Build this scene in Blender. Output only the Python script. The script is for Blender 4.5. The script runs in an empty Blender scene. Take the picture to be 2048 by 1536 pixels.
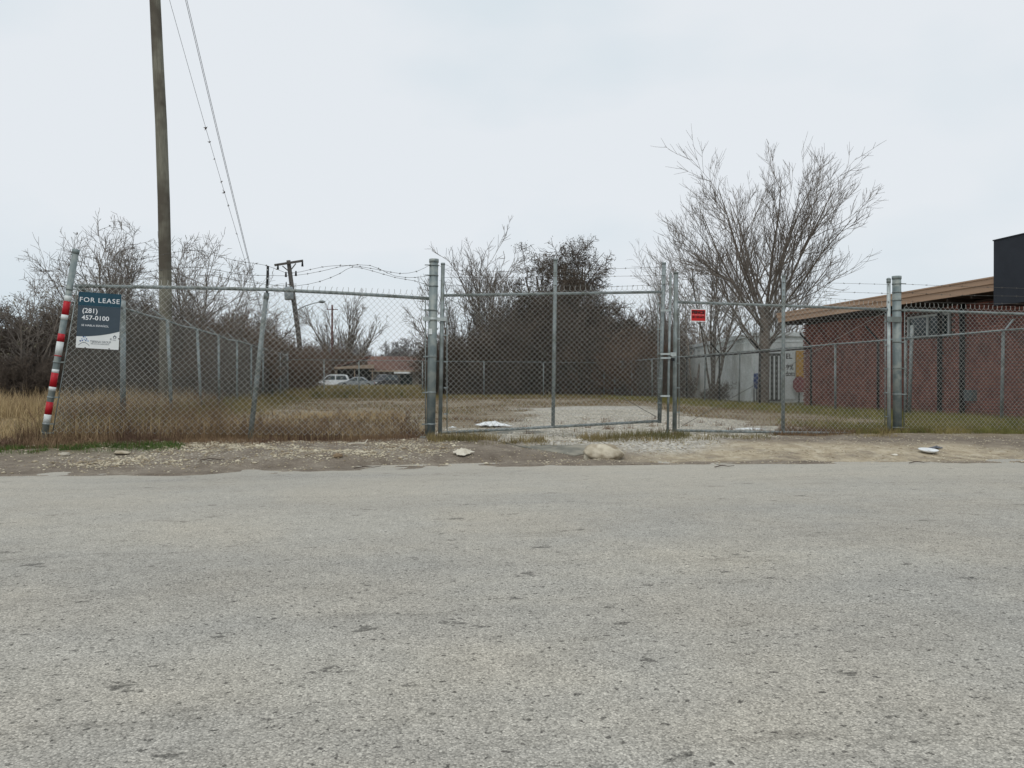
import bpy, bmesh, math, random
import numpy as np
from mathutils import Vector, Matrix

random.seed(7)
RNG = np.random.default_rng(11)
SC = bpy.context.scene
COL = SC.collection

# ------------------------------------------------------------------ camera
CAM_Z = 0.83                       # above the lot; the road lies 0.2 m lower
YAW = math.radians(9.21)
FPX = 1658.0                       # focal length in pixels of a 2048 wide picture
HOR = 763.0
cam_d = bpy.data.cameras.new('camera')
cam_d.sensor_width = 36.0
cam_d.lens = 36.0 * FPX / 2048.0
cam_d.clip_start = 0.05
cam_d.clip_end = 6000.0
cam = bpy.data.objects.new('camera', cam_d)
COL.objects.link(cam)
cam.location = (0, 0, CAM_Z)
cam.rotation_euler = (math.radians(90) - math.atan((768 - HOR) / FPX), 0, -YAW)
SC.camera = cam

# ------------------------------------------------------------------ sky, sun, exposure
SUN_EL, SUN_AZ = math.radians(56), math.radians(205)     # azimuth from +Y clockwise
w = bpy.data.worlds.new('World')
SC.world = w
w.use_nodes = True
nt = w.node_tree
nt.nodes.clear()
wo = nt.nodes.new('ShaderNodeOutputWorld')
mixs = nt.nodes.new('ShaderNodeMixShader')
bg1 = nt.nodes.new('ShaderNodeBackground')
bg2 = nt.nodes.new('ShaderNodeBackground')
sky = nt.nodes.new('ShaderNodeTexSky')
sky.sky_type = 'NISHITA'
sky.sun_disc = False
sky.sun_elevation = SUN_EL
sky.sun_rotation = SUN_AZ
sky.dust_density = 3.0
nt.links.new(sky.outputs[0], bg1.inputs[0])
bg1.inputs[1].default_value = 0.06
tc = nt.nodes.new('ShaderNodeTexCoord')
mp = nt.nodes.new('ShaderNodeMapping')
mp.inputs['Scale'].default_value = (1.0, 1.0, 2.2)
nt.links.new(tc.outputs['Generated'], mp.inputs['Vector'])
nz = nt.nodes.new('ShaderNodeTexNoise')
nz.inputs['Scale'].default_value = 1.7
nz.inputs['Detail'].default_value = 5.0
nz.inputs['Roughness'].default_value = 0.45
nt.links.new(mp.outputs[0], nz.inputs['Vector'])
cr = nt.nodes.new('ShaderNodeValToRGB')
cr.color_ramp.elements[0].position = 0.40
cr.color_ramp.elements[0].color = (0.655, 0.765, 0.830, 1)
cr.color_ramp.elements[1].position = 0.60
cr.color_ramp.elements[1].color = (0.828, 0.870, 0.912, 1)
nt.links.new(nz.outputs[0], cr.inputs[0])
nt.links.new(cr.outputs[0], bg2.inputs[0])
bg2.inputs[1].default_value = 1.0
mixs.inputs[0].default_value = 0.93
nt.links.new(bg1.outputs[0], mixs.inputs[1])
nt.links.new(bg2.outputs[0], mixs.inputs[2])
nt.links.new(mixs.outputs[0], wo.inputs[0])

sd = bpy.data.lights.new('sun', 'SUN')
sd.energy = 1.0
sd.angle = math.radians(35)
sd.color = (1.0, 0.94, 0.85)
so = bpy.data.objects.new('sun', sd)
COL.objects.link(so)
so.location = (0, -5, 30)
sdir = Vector((math.sin(SUN_AZ) * math.cos(SUN_EL), math.cos(SUN_AZ) * math.cos(SUN_EL), math.sin(SUN_EL)))
so.rotation_euler = sdir.to_track_quat('Z', 'Y').to_euler()

SC.view_settings.view_transform = 'Standard'
SC.view_settings.look = 'None'
SC.view_settings.exposure = 0.0
SC.view_settings.gamma = 1.0
SC.view_settings.use_curve_mapping = False
SC.render.engine = 'CYCLES'
SC.cycles.max_bounces = 6
SC.cycles.diffuse_bounces = 3
SC.cycles.transparent_max_bounces = 8

# ------------------------------------------------------------------ helpers
CY, SY = math.cos(YAW), math.sin(YAW)


def ray(u, v):
    xc = (u - 1024) / FPX
    return xc * CY + SY, -xc * SY + CY, (HOR - v) / FPX


def P(u, v, Y):
    """point of the place seen at u, v that stands at distance Y"""
    rx, ry, rz = ray(u, v)
    t = Y / ry
    return Vector((rx * t, Y, CAM_Z + rz * t))


def PX(u, v, X):
    rx, ry, rz = ray(u, v)
    t = X / rx
    return Vector((X, ry * t, CAM_Z + rz * t))


def G(u, v, z=0.0):
    rx, ry, rz = ray(u, v)
    t = (z - CAM_Z) / rz
    return Vector((rx * t, ry * t, z))


def lin(r, g, b, k=1.0):
    f = lambda c: ((c / 255 + 0.055) / 1.055) ** 2.4 if c > 10 else c / 255 / 12.92
    return (f(r) * k, f(g) * k, f(b) * k, 1.0)


def node(m, t):
    return m.node_tree.nodes.new(t)


MATS = {}


def mat(name, c1, c2=None, scale=8.0, rough=0.8, metal=0.0, bump=0.0, bscale=None, detail=4.0, stretch=None, lo=0.35, hi=0.65,
        spec=0.3, c3=None, c3scale=1.0):
    if name in MATS:
        return MATS[name]
    m = bpy.data.materials.new(name)
    m.use_nodes = True
    n = m.node_tree.nodes
    l = m.node_tree.links
    b = n['Principled BSDF']
    b.inputs['Roughness'].default_value = rough
    b.inputs['Metallic'].default_value = metal
    b.inputs['Specular IOR Level'].default_value = spec
    if c2 is None:
        c2 = tuple(x * 0.8 for x in c1[:3]) + (1,)
    t = n.new('ShaderNodeNewGeometry')
    mpp = n.new('ShaderNodeMapping')
    if stretch:
        mpp.inputs['Scale'].default_value = stretch
    l.new(t.outputs['Position'], mpp.inputs['Vector'])
    z = n.new('ShaderNodeTexNoise')
    z.inputs['Scale'].default_value = scale
    z.inputs['Detail'].default_value = detail
    z.inputs['Roughness'].default_value = 0.6
    l.new(mpp.outputs[0], z.inputs['Vector'])
    r = n.new('ShaderNodeValToRGB')
    r.color_ramp.elements[0].position = lo
    r.color_ramp.elements[1].position = hi
    r.color_ramp.elements[0].color = c1
    r.color_ramp.elements[1].color = c2
    l.new(z.outputs[0], r.inputs[0])
    out = r.outputs[0]
    if c3 is not None:
        z3 = n.new('ShaderNodeTexNoise')
        z3.inputs['Scale'].default_value = c3scale
        z3.inputs['Detail'].default_value = 3
        l.new(t.outputs['Position'], z3.inputs['Vector'])
        r3 = n.new('ShaderNodeValToRGB')
        r3.color_ramp.elements[0].position = 0.45
        r3.color_ramp.elements[1].position = 0.62
        r3.color_ramp.elements[0].color = (0, 0, 0, 1)
        r3.color_ramp.elements[1].color = (1, 1, 1, 1)
        l.new(z3.outputs[0], r3.inputs[0])
        mx = n.new('ShaderNodeMixRGB')
        mx.inputs[2].default_value = c3
        l.new(r3.outputs[0], mx.inputs[0])
        l.new(out, mx.inputs[1])
        out = mx.outputs[0]
    l.new(out, b.inputs['Base Color'])
    if bump:
        zb = n.new('ShaderNodeTexNoise')
        zb.inputs['Scale'].default_value = bscale or scale * 3
        zb.inputs['Detail'].default_value = 4
        l.new(mpp.outputs[0], zb.inputs['Vector'])
        bp = n.new('ShaderNodeBump')
        bp.inputs['Strength'].default_value = bump
        bp.inputs['Distance'].default_value = 0.02
        l.new(zb.outputs[0], bp.inputs['Height'])
        l.new(bp.outputs[0], b.inputs['Normal'])
    MATS[name] = m
    return m


def np_mesh(name, V, F, smooth=False):
    V = np.asarray(V, dtype=np.float32).reshape(-1, 3)
    F = np.asarray(F, dtype=np.int32)
    k = F.shape[1]
    me = bpy.data.meshes.new(name)
    me.vertices.add(len(V))
    me.vertices.foreach_set('co', V.ravel())
    me.loops.add(F.size)
    me.loops.foreach_set('vertex_index', F.ravel())
    me.polygons.add(len(F))
    me.polygons.foreach_set('loop_start', np.arange(0, F.size, k, dtype=np.int32))
    if smooth:
        me.polygons.foreach_set('use_smooth', np.ones(len(F), dtype=bool))
    me.update(calc_edges=True)
    return me


def tag(o, label=None, cat=None, group=None, kind=None):
    if label:
        o['label'] = label
    if cat:
        o['category'] = cat
    if group:
        o['group'] = group
    if kind:
        o['kind'] = kind
    return o


def root(name, label, cat, loc, rot=(0, 0, 0), group=None):
    o = bpy.data.objects.new(name, None)
    COL.objects.link(o)
    o.location = loc
    o.rotation_euler = rot
    o.empty_display_size = 0.1
    return tag(o, label, cat, group)


def link(name, me, m, parent=None, loc=(0, 0, 0), rot=None):
    o = bpy.data.objects.new(name, me)
    COL.objects.link(o)
    if m is not None and len(me.materials) == 0:
        me.materials.append(m)
    o.location = loc
    if rot is not None:
        o.rotation_euler = rot
    if parent is not None:
        o.parent = parent
    return o


def origin_of(o):
    v = Vector((0, 0, 0))
    while o is not None:
        v += o.location
        o = o.parent
    return v


class MB:
    """collects shapes given in world (or local) coordinates and links them as one mesh"""

    def __init__(s):
        s.v, s.f, s.sm = [], [], []

    def add(s, vs, fs, smooth=False):
        b = len(s.v)
        s.v += [tuple(x) for x in vs]
        s.f += [tuple(i + b for i in f) for f in fs]
        s.sm += [smooth] * len(fs)
        return s

    def box(s, a, b):
        x0, y0, z0 = a
        x1, y1, z1 = b
        return s.add([(x0, y0, z0), (x1, y0, z0), (x1, y1, z0), (x0, y1, z0), (x0, y0, z1), (x1, y0, z1), (x1, y1, z1), (x0, y1, z1)],
                     [(0, 3, 2, 1), (4, 5, 6, 7), (0, 1, 5, 4), (1, 2, 6, 5), (2, 3, 7, 6), (3, 0, 4, 7)])

    def bar(s, p, q, wd, ht, up=(0, 0, 1)):
        p, q = Vector(p), Vector(q)
        d = (q - p).normalized()
        r = d.cross(Vector(up))
        if r.length < 1e-4:
            r = d.cross(Vector((0, 1, 0)))
        r.normalize()
        t = r.cross(d)
        c = []
        for e in (p, q):
            for a, b in ((-1, -1), (1, -1), (1, 1), (-1, 1)):
                c.append(e + r * a * wd / 2 + t * b * ht / 2)
        return s.add(c, [(3, 2, 1, 0), (4, 5, 6, 7), (0, 1, 5, 4), (1, 2, 6, 5), (2, 3, 7, 6), (3, 0, 4, 7)])

    def tube(s, pts, rad, n=10, cap=True):
        pts = [Vector(p) for p in pts]
        if not isinstance(rad, (list, tuple)):
            rad = [rad] * len(pts)
        vs, fs = [], []
        ov = (pts[-1] - pts[0])
        ref = Vector((0, 0, 1)) if abs(ov.z) < 0.8 * ov.length else Vector((0, 1, 0))
        for i, p in enumerate(pts):
            d = (pts[min(i + 1, len(pts) - 1)] - pts[max(i - 1, 0)]).normalized()
            a = d.cross(ref).normalized()
            b = d.cross(a)
            for k in range(n):
                t = 2 * math.pi * k / n
                vs.append(p + (a * math.cos(t) + b * math.sin(t)) * rad[i])
        for i in range(len(pts) - 1):
            for k in range(n):
                k2 = (k + 1) % n
                fs.append((i * n + k, i * n + k2, (i + 1) * n + k2, (i + 1) * n + k))
        s.add(vs, fs, True)
        if cap:
            b0 = len(s.v) - len(vs)
            s.f.append(tuple(b0 + k for k in reversed(range(n))))
            s.f.append(tuple(b0 + (len(pts) - 1) * n + k for k in range(n)))
            s.sm += [False, False]
        return s

    def sphere(s, c, r, n=10, m=6, sc=(1, 1, 1)):
        vs, fs = [], []
        for i in range(m + 1):
            ph = math.pi * i / m
            for k in range(n):
                t = 2 * math.pi * k / n
                vs.append((c[0] + r * sc[0] * math.sin(ph) * math.cos(t), c[1] + r * sc[1] * math.sin(ph) * math.sin(t), c[2] + r * sc[2] * math.cos(ph)))
        for i in range(m):
            for k in range(n):
                fs.append((i * n + k, (i + 1) * n + k, (i + 1) * n + (k + 1) % n, i * n + (k + 1) % n))
        return s.add(vs, fs, True)

    def prism(s, poly, d):
        """poly: list of 3-D points (closed outline); d: thickness vector"""
        n = len(poly)
        d = Vector(d)
        vs = [Vector(p) for p in poly] + [Vector(p) + d for p in poly]
        fs = [tuple(range(n)), tuple(reversed(range(n, 2 * n)))]
        for i in range(n):
            j = (i + 1) % n
            fs.append((j, i, n + i, n + j))
        return s.add(vs, fs)

    def build(s, name, m, parent=None, local=False):
        me = bpy.data.meshes.new(name)
        o0 = Vector((0, 0, 0)) if (local or parent is None) else origin_of(parent)
        me.from_pydata([tuple(Vector(v) - o0) for v in s.v], [], s.f)
        me.polygons.foreach_set('use_smooth', s.sm)
        bm = bmesh.new()
        bm.from_mesh(me)
        bmesh.ops.recalc_face_normals(bm, faces=bm.faces)
        bm.to_mesh(me)
        bm.free()
        me.update()
        return link(name, me, m, parent)

    def solo(s, name, m, org, label, cat, group=None):
        """a top-level thing of a single mesh with its origin at org"""
        org = Vector(org)
        s.v = [tuple(Vector(v) - org) for v in s.v]
        o = s.build(name, m, None)
        o.location = org
        return tag(o, label, cat, group)


def np_tubes(Pt, R, S=3):
    N, K, _ = Pt.shape
    T = np.gradient(Pt, axis=1)
    T /= np.linalg.norm(T, axis=2, keepdims=True) + 1e-9
    ov = Pt[:, -1] - Pt[:, 0]
    ov /= np.linalg.norm(ov, axis=1, keepdims=True) + 1e-9
    ref = np.where(np.abs(ov[:, 2:3]) > 0.75, np.array([[1.0, 0.13, 0]]), np.array([[0, 0, 1.0]]))[:, None, :]
    U = np.cross(T, np.broadcast_to(ref, T.shape))
    U /= np.linalg.norm(U, axis=2, keepdims=True) + 1e-9
    W = np.cross(T, U)
    a = np.arange(S) * 2 * np.pi / S
    V = Pt[:, :, None, :] + R[:, :, None, None] * (np.cos(a)[None, None, :, None] * U[:, :, None, :] + np.sin(a)[None, None, :, None] * W[:, :, None, :])
    i = np.arange(K - 1)[:, None] * S
    k = np.arange(S)[None, :]
    k2 = (k + 1) % S
    q = np.stack([i + k, i + k2, i + S + k2, i + S + k], axis=2).reshape(-1, 4)
    F = (q[None] + (np.arange(N) * K * S)[:, None, None]).reshape(-1, 4)
    return V.reshape(-1, 3), F


def join_np(parts):
    Vs, Fs, b = [], [], 0
    for V, F in parts:
        Vs.append(V)
        Fs.append(F + b)
        b += len(V)
    return np.concatenate(Vs), np.concatenate(Fs)


# ------------------------------------------------------------------ the ground
EDGE_X = np.array([-300, -8, -4.1, -2.06, -0.9, -0.3, 1.0, 2.57, 4.7, 6.5, 8.0, 14, 300.0])
EDGE_Y = np.array([10.6, 10.0, 9.82, 9.58, 9.60, 9.80, 9.92, 9.95, 9.75, 9.52, 9.30, 9.2, 9.2])


def wob(x, y):
    return (np.sin(x * 1.7 + 0.6 * np.sin(y * 1.3)) * np.cos(y * 2.1 + 0.8 * np.sin(x * 0.9)) + 0.5 * np.sin(x * 4.3 + y * 1.1) * np.cos(y * 3.7 - x)
            + 0.3 * np.sin(x * 9.1 - y * 5.3) * np.cos(y * 8.2 + x * 3.1))


def gz(x, y):
    x = np.asarray(x, dtype=float)
    y = np.asarray(y, dtype=float)
    e = np.interp(x, EDGE_X, EDGE_Y)
    t = np.clip((y - e) / (12.1 - e), 0, 1)
    s = t * t * (3 - 2 * t)
    z = -0.2 + 0.2 * s
    z = z - 0.5 * np.clip((e - y) / 2.0, 0, 0.15)
    near = np.clip((y - e) / 0.4, 0, 1)
    z = z + (wob(x, y) * .008 + wob(x * 3.3 + 1, y * 3.1) * .006) * np.exp(-((y - e) / .5) ** 2)
    z = z + wob(x, y) * (0.004 + 0.013 * near * np.exp(-np.maximum(y - 14, 0) / 30))
    # wheel ruts in the dirt by the road
    r1 = np.exp(-((y - (e + 0.55)) / 0.16) ** 2) * 0.03
    z = z - r1 * np.clip(np.sin(x * 0.55 + 1.0) + 0.5, 0, 1)
    # small humps the car wheels pushed up
    z = z + 0.05 * np.exp(-((x + 0.55) / 0.75) ** 2 - ((y - 10.75) / 0.22) ** 2)
    z = z + 0.05 * np.exp(-((x - 6.6) / 1.6) ** 2 - ((y - 10.35) / 0.3) ** 2)
    # low bank in front of the rear fence
    z = z + 0.10 * np.exp(-((y - 33) / 3.5) ** 2) * np.exp(-((x - 5) / 5.5) ** 2)
    return z


def steps(*segs):
    out = [segs[0][0]]
    for a, b, d in segs:
        n = max(1, int(round((b - a) / d)))
        out += [a + (b - a) * (i + 1) / n for i in range(n)]
    return np.array(out)


gx = steps((-3000, -300, 450), (-300, -60, 30), (-60, -14, 2.3), (-14, -6, 0.22), (-6, 12, 0.09), (12, 20, 0.3), (20, 60, 2.5), (60, 300, 30), (300, 3000, 450))
gy = steps((-200, 0, 40), (0, 9, 0.9), (9, 12.6, 0.05), (12.6, 18, 0.12), (18, 45, 0.45), (45, 130, 5), (130, 400, 40), (400, 4000, 600))
GX, GY = np.meshgrid(gx, gy)
GZ = gz(GX, GY)
nx, ny = len(gx), len(gy)
idx = np.arange(nx * ny).reshape(ny, nx)
FQ = np.stack([idx[:-1, :-1], idx[:-1, 1:], idx[1:, 1:], idx[1:, :-1]], axis=2).reshape(-1, 4)
gme = np_mesh('ground', np.stack([GX, GY, GZ], axis=2), FQ, True)


def sm(a, b, t):
    t = np.clip((t - a) / (b - a), 0, 1)
    return t * t * (3 - 2 * t)


def in_poly(poly, x, y):
    """signed-ish inside test with soft edge, vectorised"""
    x = np.asarray(x, float)
    y = np.asarray(y, float)
    ins = np.zeros(x.shape, bool)
    dist = np.full(x.shape, 1e9)
    n = len(poly)
    for i in range(n):
        x0, y0 = poly[i]
        x1, y1 = poly[(i + 1) % n]
        c = ((y0 > y) != (y1 > y)) & (x < (x1 - x0) * (y - y0) / ((y1 - y0) if y1 != y0 else 1e-9) + x0)
        ins ^= c
        dx, dy = x1 - x0, y1 - y0
        t = np.clip(((x - x0) * dx + (y - y0) * dy) / (dx * dx + dy * dy + 1e-12), 0, 1)
        dist = np.minimum(dist, np.hypot(x - x0 - t * dx, y - y0 - t * dy))
    return np.where(ins, dist, -dist)


DRIVE = [(G(u, v).x, G(u, v).y) for u, v in ((1045, 818), (1150, 813), (1290, 813), (1345, 830), (1470, 842), (1560, 858), (1545, 872), (1340, 884), (1040, 882), (900, 872), (905, 860), (1000, 852), (1090, 838))]


def zones(x, y):
    e = np.interp(x, EDGE_X, EDGE_Y)
    off = y - e
    wv = wob(x * 0.7, y * 0.9) * 0.35
    grav = sm(-0.5, 0.45, in_poly(DRIVE, x, y) + wv)
    # loose limestone on the left verge
    lime = sm(-4.3, -3.2, x) * (1 - sm(0.4, 1.5, x)) * sm(0.5, 1.0, off + wv * 0.4) * (1 - sm(2.1, 2.6, off + wv * 0.3))
    # pale tan apron on the right
    tan = sm(2.4, 4.2, x) * (1 - sm(8.2, 9.6, x + (off - 1) * 0.5)) * sm(0.10, 0.35, off + wv * 0.2) * (1 - sm(1.3, 1.9, off + wv * 0.3))
    lot = sm(2.0, 2.7, off + wv * 0.35)
    green = np.maximum(sm(10.4, 11.6, x + wv) * lot * (1 - sm(34, 42, y)), sm(-3.7, -3.9, x + wv * .3) * 0)
    green = np.maximum(green, (1 - sm(-3.6, -2.6, x)) * np.exp(-((off - 1.75 + wv * .3) / 0.35) ** 2))
    return np.clip(grav, 0, 1), np.clip(np.maximum(lime, 0), 0, 1), np.clip(tan, 0, 1), np.clip(lot, 0, 1), np.clip(green, 0, 1)


zg, zl, zt, zlot, zgr = zones(GX, GY)
a1 = gme.color_attributes.new('zone_a', 'FLOAT_COLOR', 'POINT')
a1.data.foreach_set('color', np.stack([zg, zl, zt, zlot], axis=2).astype(np.float32).ravel())
a2 = gme.color_attributes.new('zone_b', 'FLOAT_COLOR', 'POINT')
a2.data.foreach_set('color', np.stack([zgr, zgr * 0, zgr * 0, zgr * 0 + 1], axis=2).astype(np.float32).ravel())


def ground_material():
    m = bpy.data.materials.new('ground_soil')
    m.use_nodes = True
    n, l = m.node_tree.nodes, m.node_tree.links
    b = n['Principled BSDF']
    b.inputs['Roughness'].default_value = 0.95
    b.inputs['Specular IOR Level'].default_value = 0.1
    geo = n.new('ShaderNodeNewGeometry')

    def noise(sc, det=4, rough=0.6):
        z = n.new('ShaderNodeTexNoise')
        z.inputs['Scale'].default_value = sc
        z.inputs['Detail'].default_value = det
        z.inputs['Roughness'].default_value = rough
        l.new(geo.outputs['Position'], z.inputs['Vector'])
        return z.outputs[0]

    def ramp(src, stops):
        r = n.new('ShaderNodeValToRGB')
        while len(r.color_ramp.elements) < len(stops):
            r.color_ramp.elements.new(0.5)
        for e, (p, c) in zip(r.color_ramp.elements, stops):
            e.position = p
            e.color = c
        l.new(src, r.inputs[0])
        return r.outputs[0]

    def mix(f, a, c):
        x = n.new('ShaderNodeMixRGB')
        l.new(f, x.inputs[0])
        l.new(a, x.inputs[1])
        l.new(c, x.inputs[2])
        return x.outputs[0]

    def math2(op, a, c):
        x = n.new('ShaderNodeMath')
        x.operation = op
        x.use_clamp = True
        for i, s in enumerate((a, c)):
            if isinstance(s, (int, float)):
                x.inputs[i].default_value = s
            else:
                l.new(s, x.inputs[i])
        return x.outputs[0]

    za = n.new('ShaderNodeVertexColor')
    za.layer_name = 'zone_a'
    zb = n.new('ShaderNodeVertexColor')
    zb.layer_name = 'zone_b'
    sa = n.new('ShaderNodeSeparateColor')
    l.new(za.outputs['Color'], sa.inputs[0])
    sb = n.new('ShaderNodeSeparateColor')
    l.new(zb.outputs['Color'], sb.inputs[0])
    K = (0, 0, 0, 1)
    W1 = (1, 1, 1, 1)
    vor = n.new('ShaderNodeTexVoronoi')
    vor.inputs['Scale'].default_value = 26.0
    vor.inputs['Randomness'].default_value = 1.0
    l.new(geo.outputs['Position'], vor.inputs['Vector'])
    vsep = n.new('ShaderNodeSeparateColor')
    l.new(vor.outputs['Color'], vsep.inputs[0])
    stone_mask = ramp(vor.outputs['Distance'], [(0.30, W1), (0.48, K)])
    dirt = ramp(noise(3.5, 6, 0.7), [(0.30, (0.150, 0.122, 0.096, 1)), (0.52, (0.235, 0.198, 0.158, 1)), (0.72, (0.33, 0.29, 0.235, 1))])
    fine = ramp(noise(60, 3), [(0.3, (0.75, 0.75, 0.75, 1)), (0.7, (1.15, 1.15, 1.15, 1))])
    mul = n.new('ShaderNodeMixRGB')
    mul.blend_type = 'MULTIPLY'
    mul.inputs[0].default_value = 1.0
    l.new(dirt, mul.inputs[1])
    l.new(fine, mul.inputs[2])
    dirt = mul.outputs[0]
    stonec = ramp(vsep.outputs[0], [(0.0, (0.30, 0.26, 0.20, 1)), (0.5, (0.44, 0.41, 0.34, 1)), (1.0, (0.60, 0.57, 0.50, 1))])
    # thatch of dead grass in the lot
    thatch = ramp(noise(1.3, 6, 0.7), [(0.30, (0.14, 0.108, 0.075, 1)), (0.50, (0.215, 0.172, 0.118, 1)), (0.72, (0.30, 0.255, 0.18, 1))])
    lotgrav = ramp(noise(0.8, 5, 0.65), [(0.49, K), (0.63, W1)])
    lotc = mix(math2('MULTIPLY', lotgrav, stone_mask), thatch, stonec)
    lotmask = math2('MULTIPLY', za.outputs['Alpha'], 1.0)
    col = mix(lotmask, dirt, lotc)
    # limestone
    brk = ramp(noise(2.2, 5, 0.7), [(0.36, K), (0.54, W1)])
    keep = ramp(vsep.outputs[1], [(0.25, K), (0.40, W1)])
    fl = math2('MULTIPLY', math2('MULTIPLY', sa.outputs[1], brk), math2('MULTIPLY', stone_mask, keep))
    col = mix(fl, col, stonec)
    # tan apron
    tanc = ramp(noise(5.0, 6, 0.7), [(0.30, (0.30, 0.245, 0.172, 1)), (0.52, (0.45, 0.38, 0.275, 1)), (0.72, (0.58, 0.52, 0.41, 1))])
    ft = math2('MULTIPLY', sa.outputs[2], ramp(noise(1.8, 5, 0.7), [(0.28, K), (0.50, W1)]))
    col = mix(ft, col, tanc)
    # gravel drive
    gravc = ramp(vsep.outputs[2], [(0.0, (0.27, 0.25, 0.21, 1)), (0.5, (0.43, 0.40, 0.35, 1)), (1.0, (0.62, 0.59, 0.53, 1))])
    col = mix(math2('MULTIPLY', sa.outputs[0], ramp(noise(1.6, 4, 0.6), [(0.24, K), (0.38, W1)])), col, gravc)
    # green
    grn = ramp(noise(9, 5), [(0.3, (0.060, 0.075, 0.022, 1)), (0.7, (0.125, 0.125, 0.045, 1))])
    col = mix(math2('MULTIPLY', sb.outputs[0], ramp(noise(1.9, 5), [(0.35, K), (0.6, W1)])), col, grn)
    l.new(col, b.inputs['Base Color'])
    bp = n.new('ShaderNodeBump')
    bp.inputs['Strength'].default_value = 0.5
    bp.inputs['Distance'].default_value = 0.02
    hsum = n.new('ShaderNodeMath')
    hsum.operation = 'ADD'
    l.new(noise(40, 5), hsum.inputs[0])
    l.new(stone_mask, hsum.inputs[1])
    l.new(hsum.outputs[0], bp.inputs['Height'])
    l.new(bp.outputs[0], b.inputs['Normal'])
    return m


ground = link('ground', gme, ground_material())
tag(ground, kind='structure')


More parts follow.
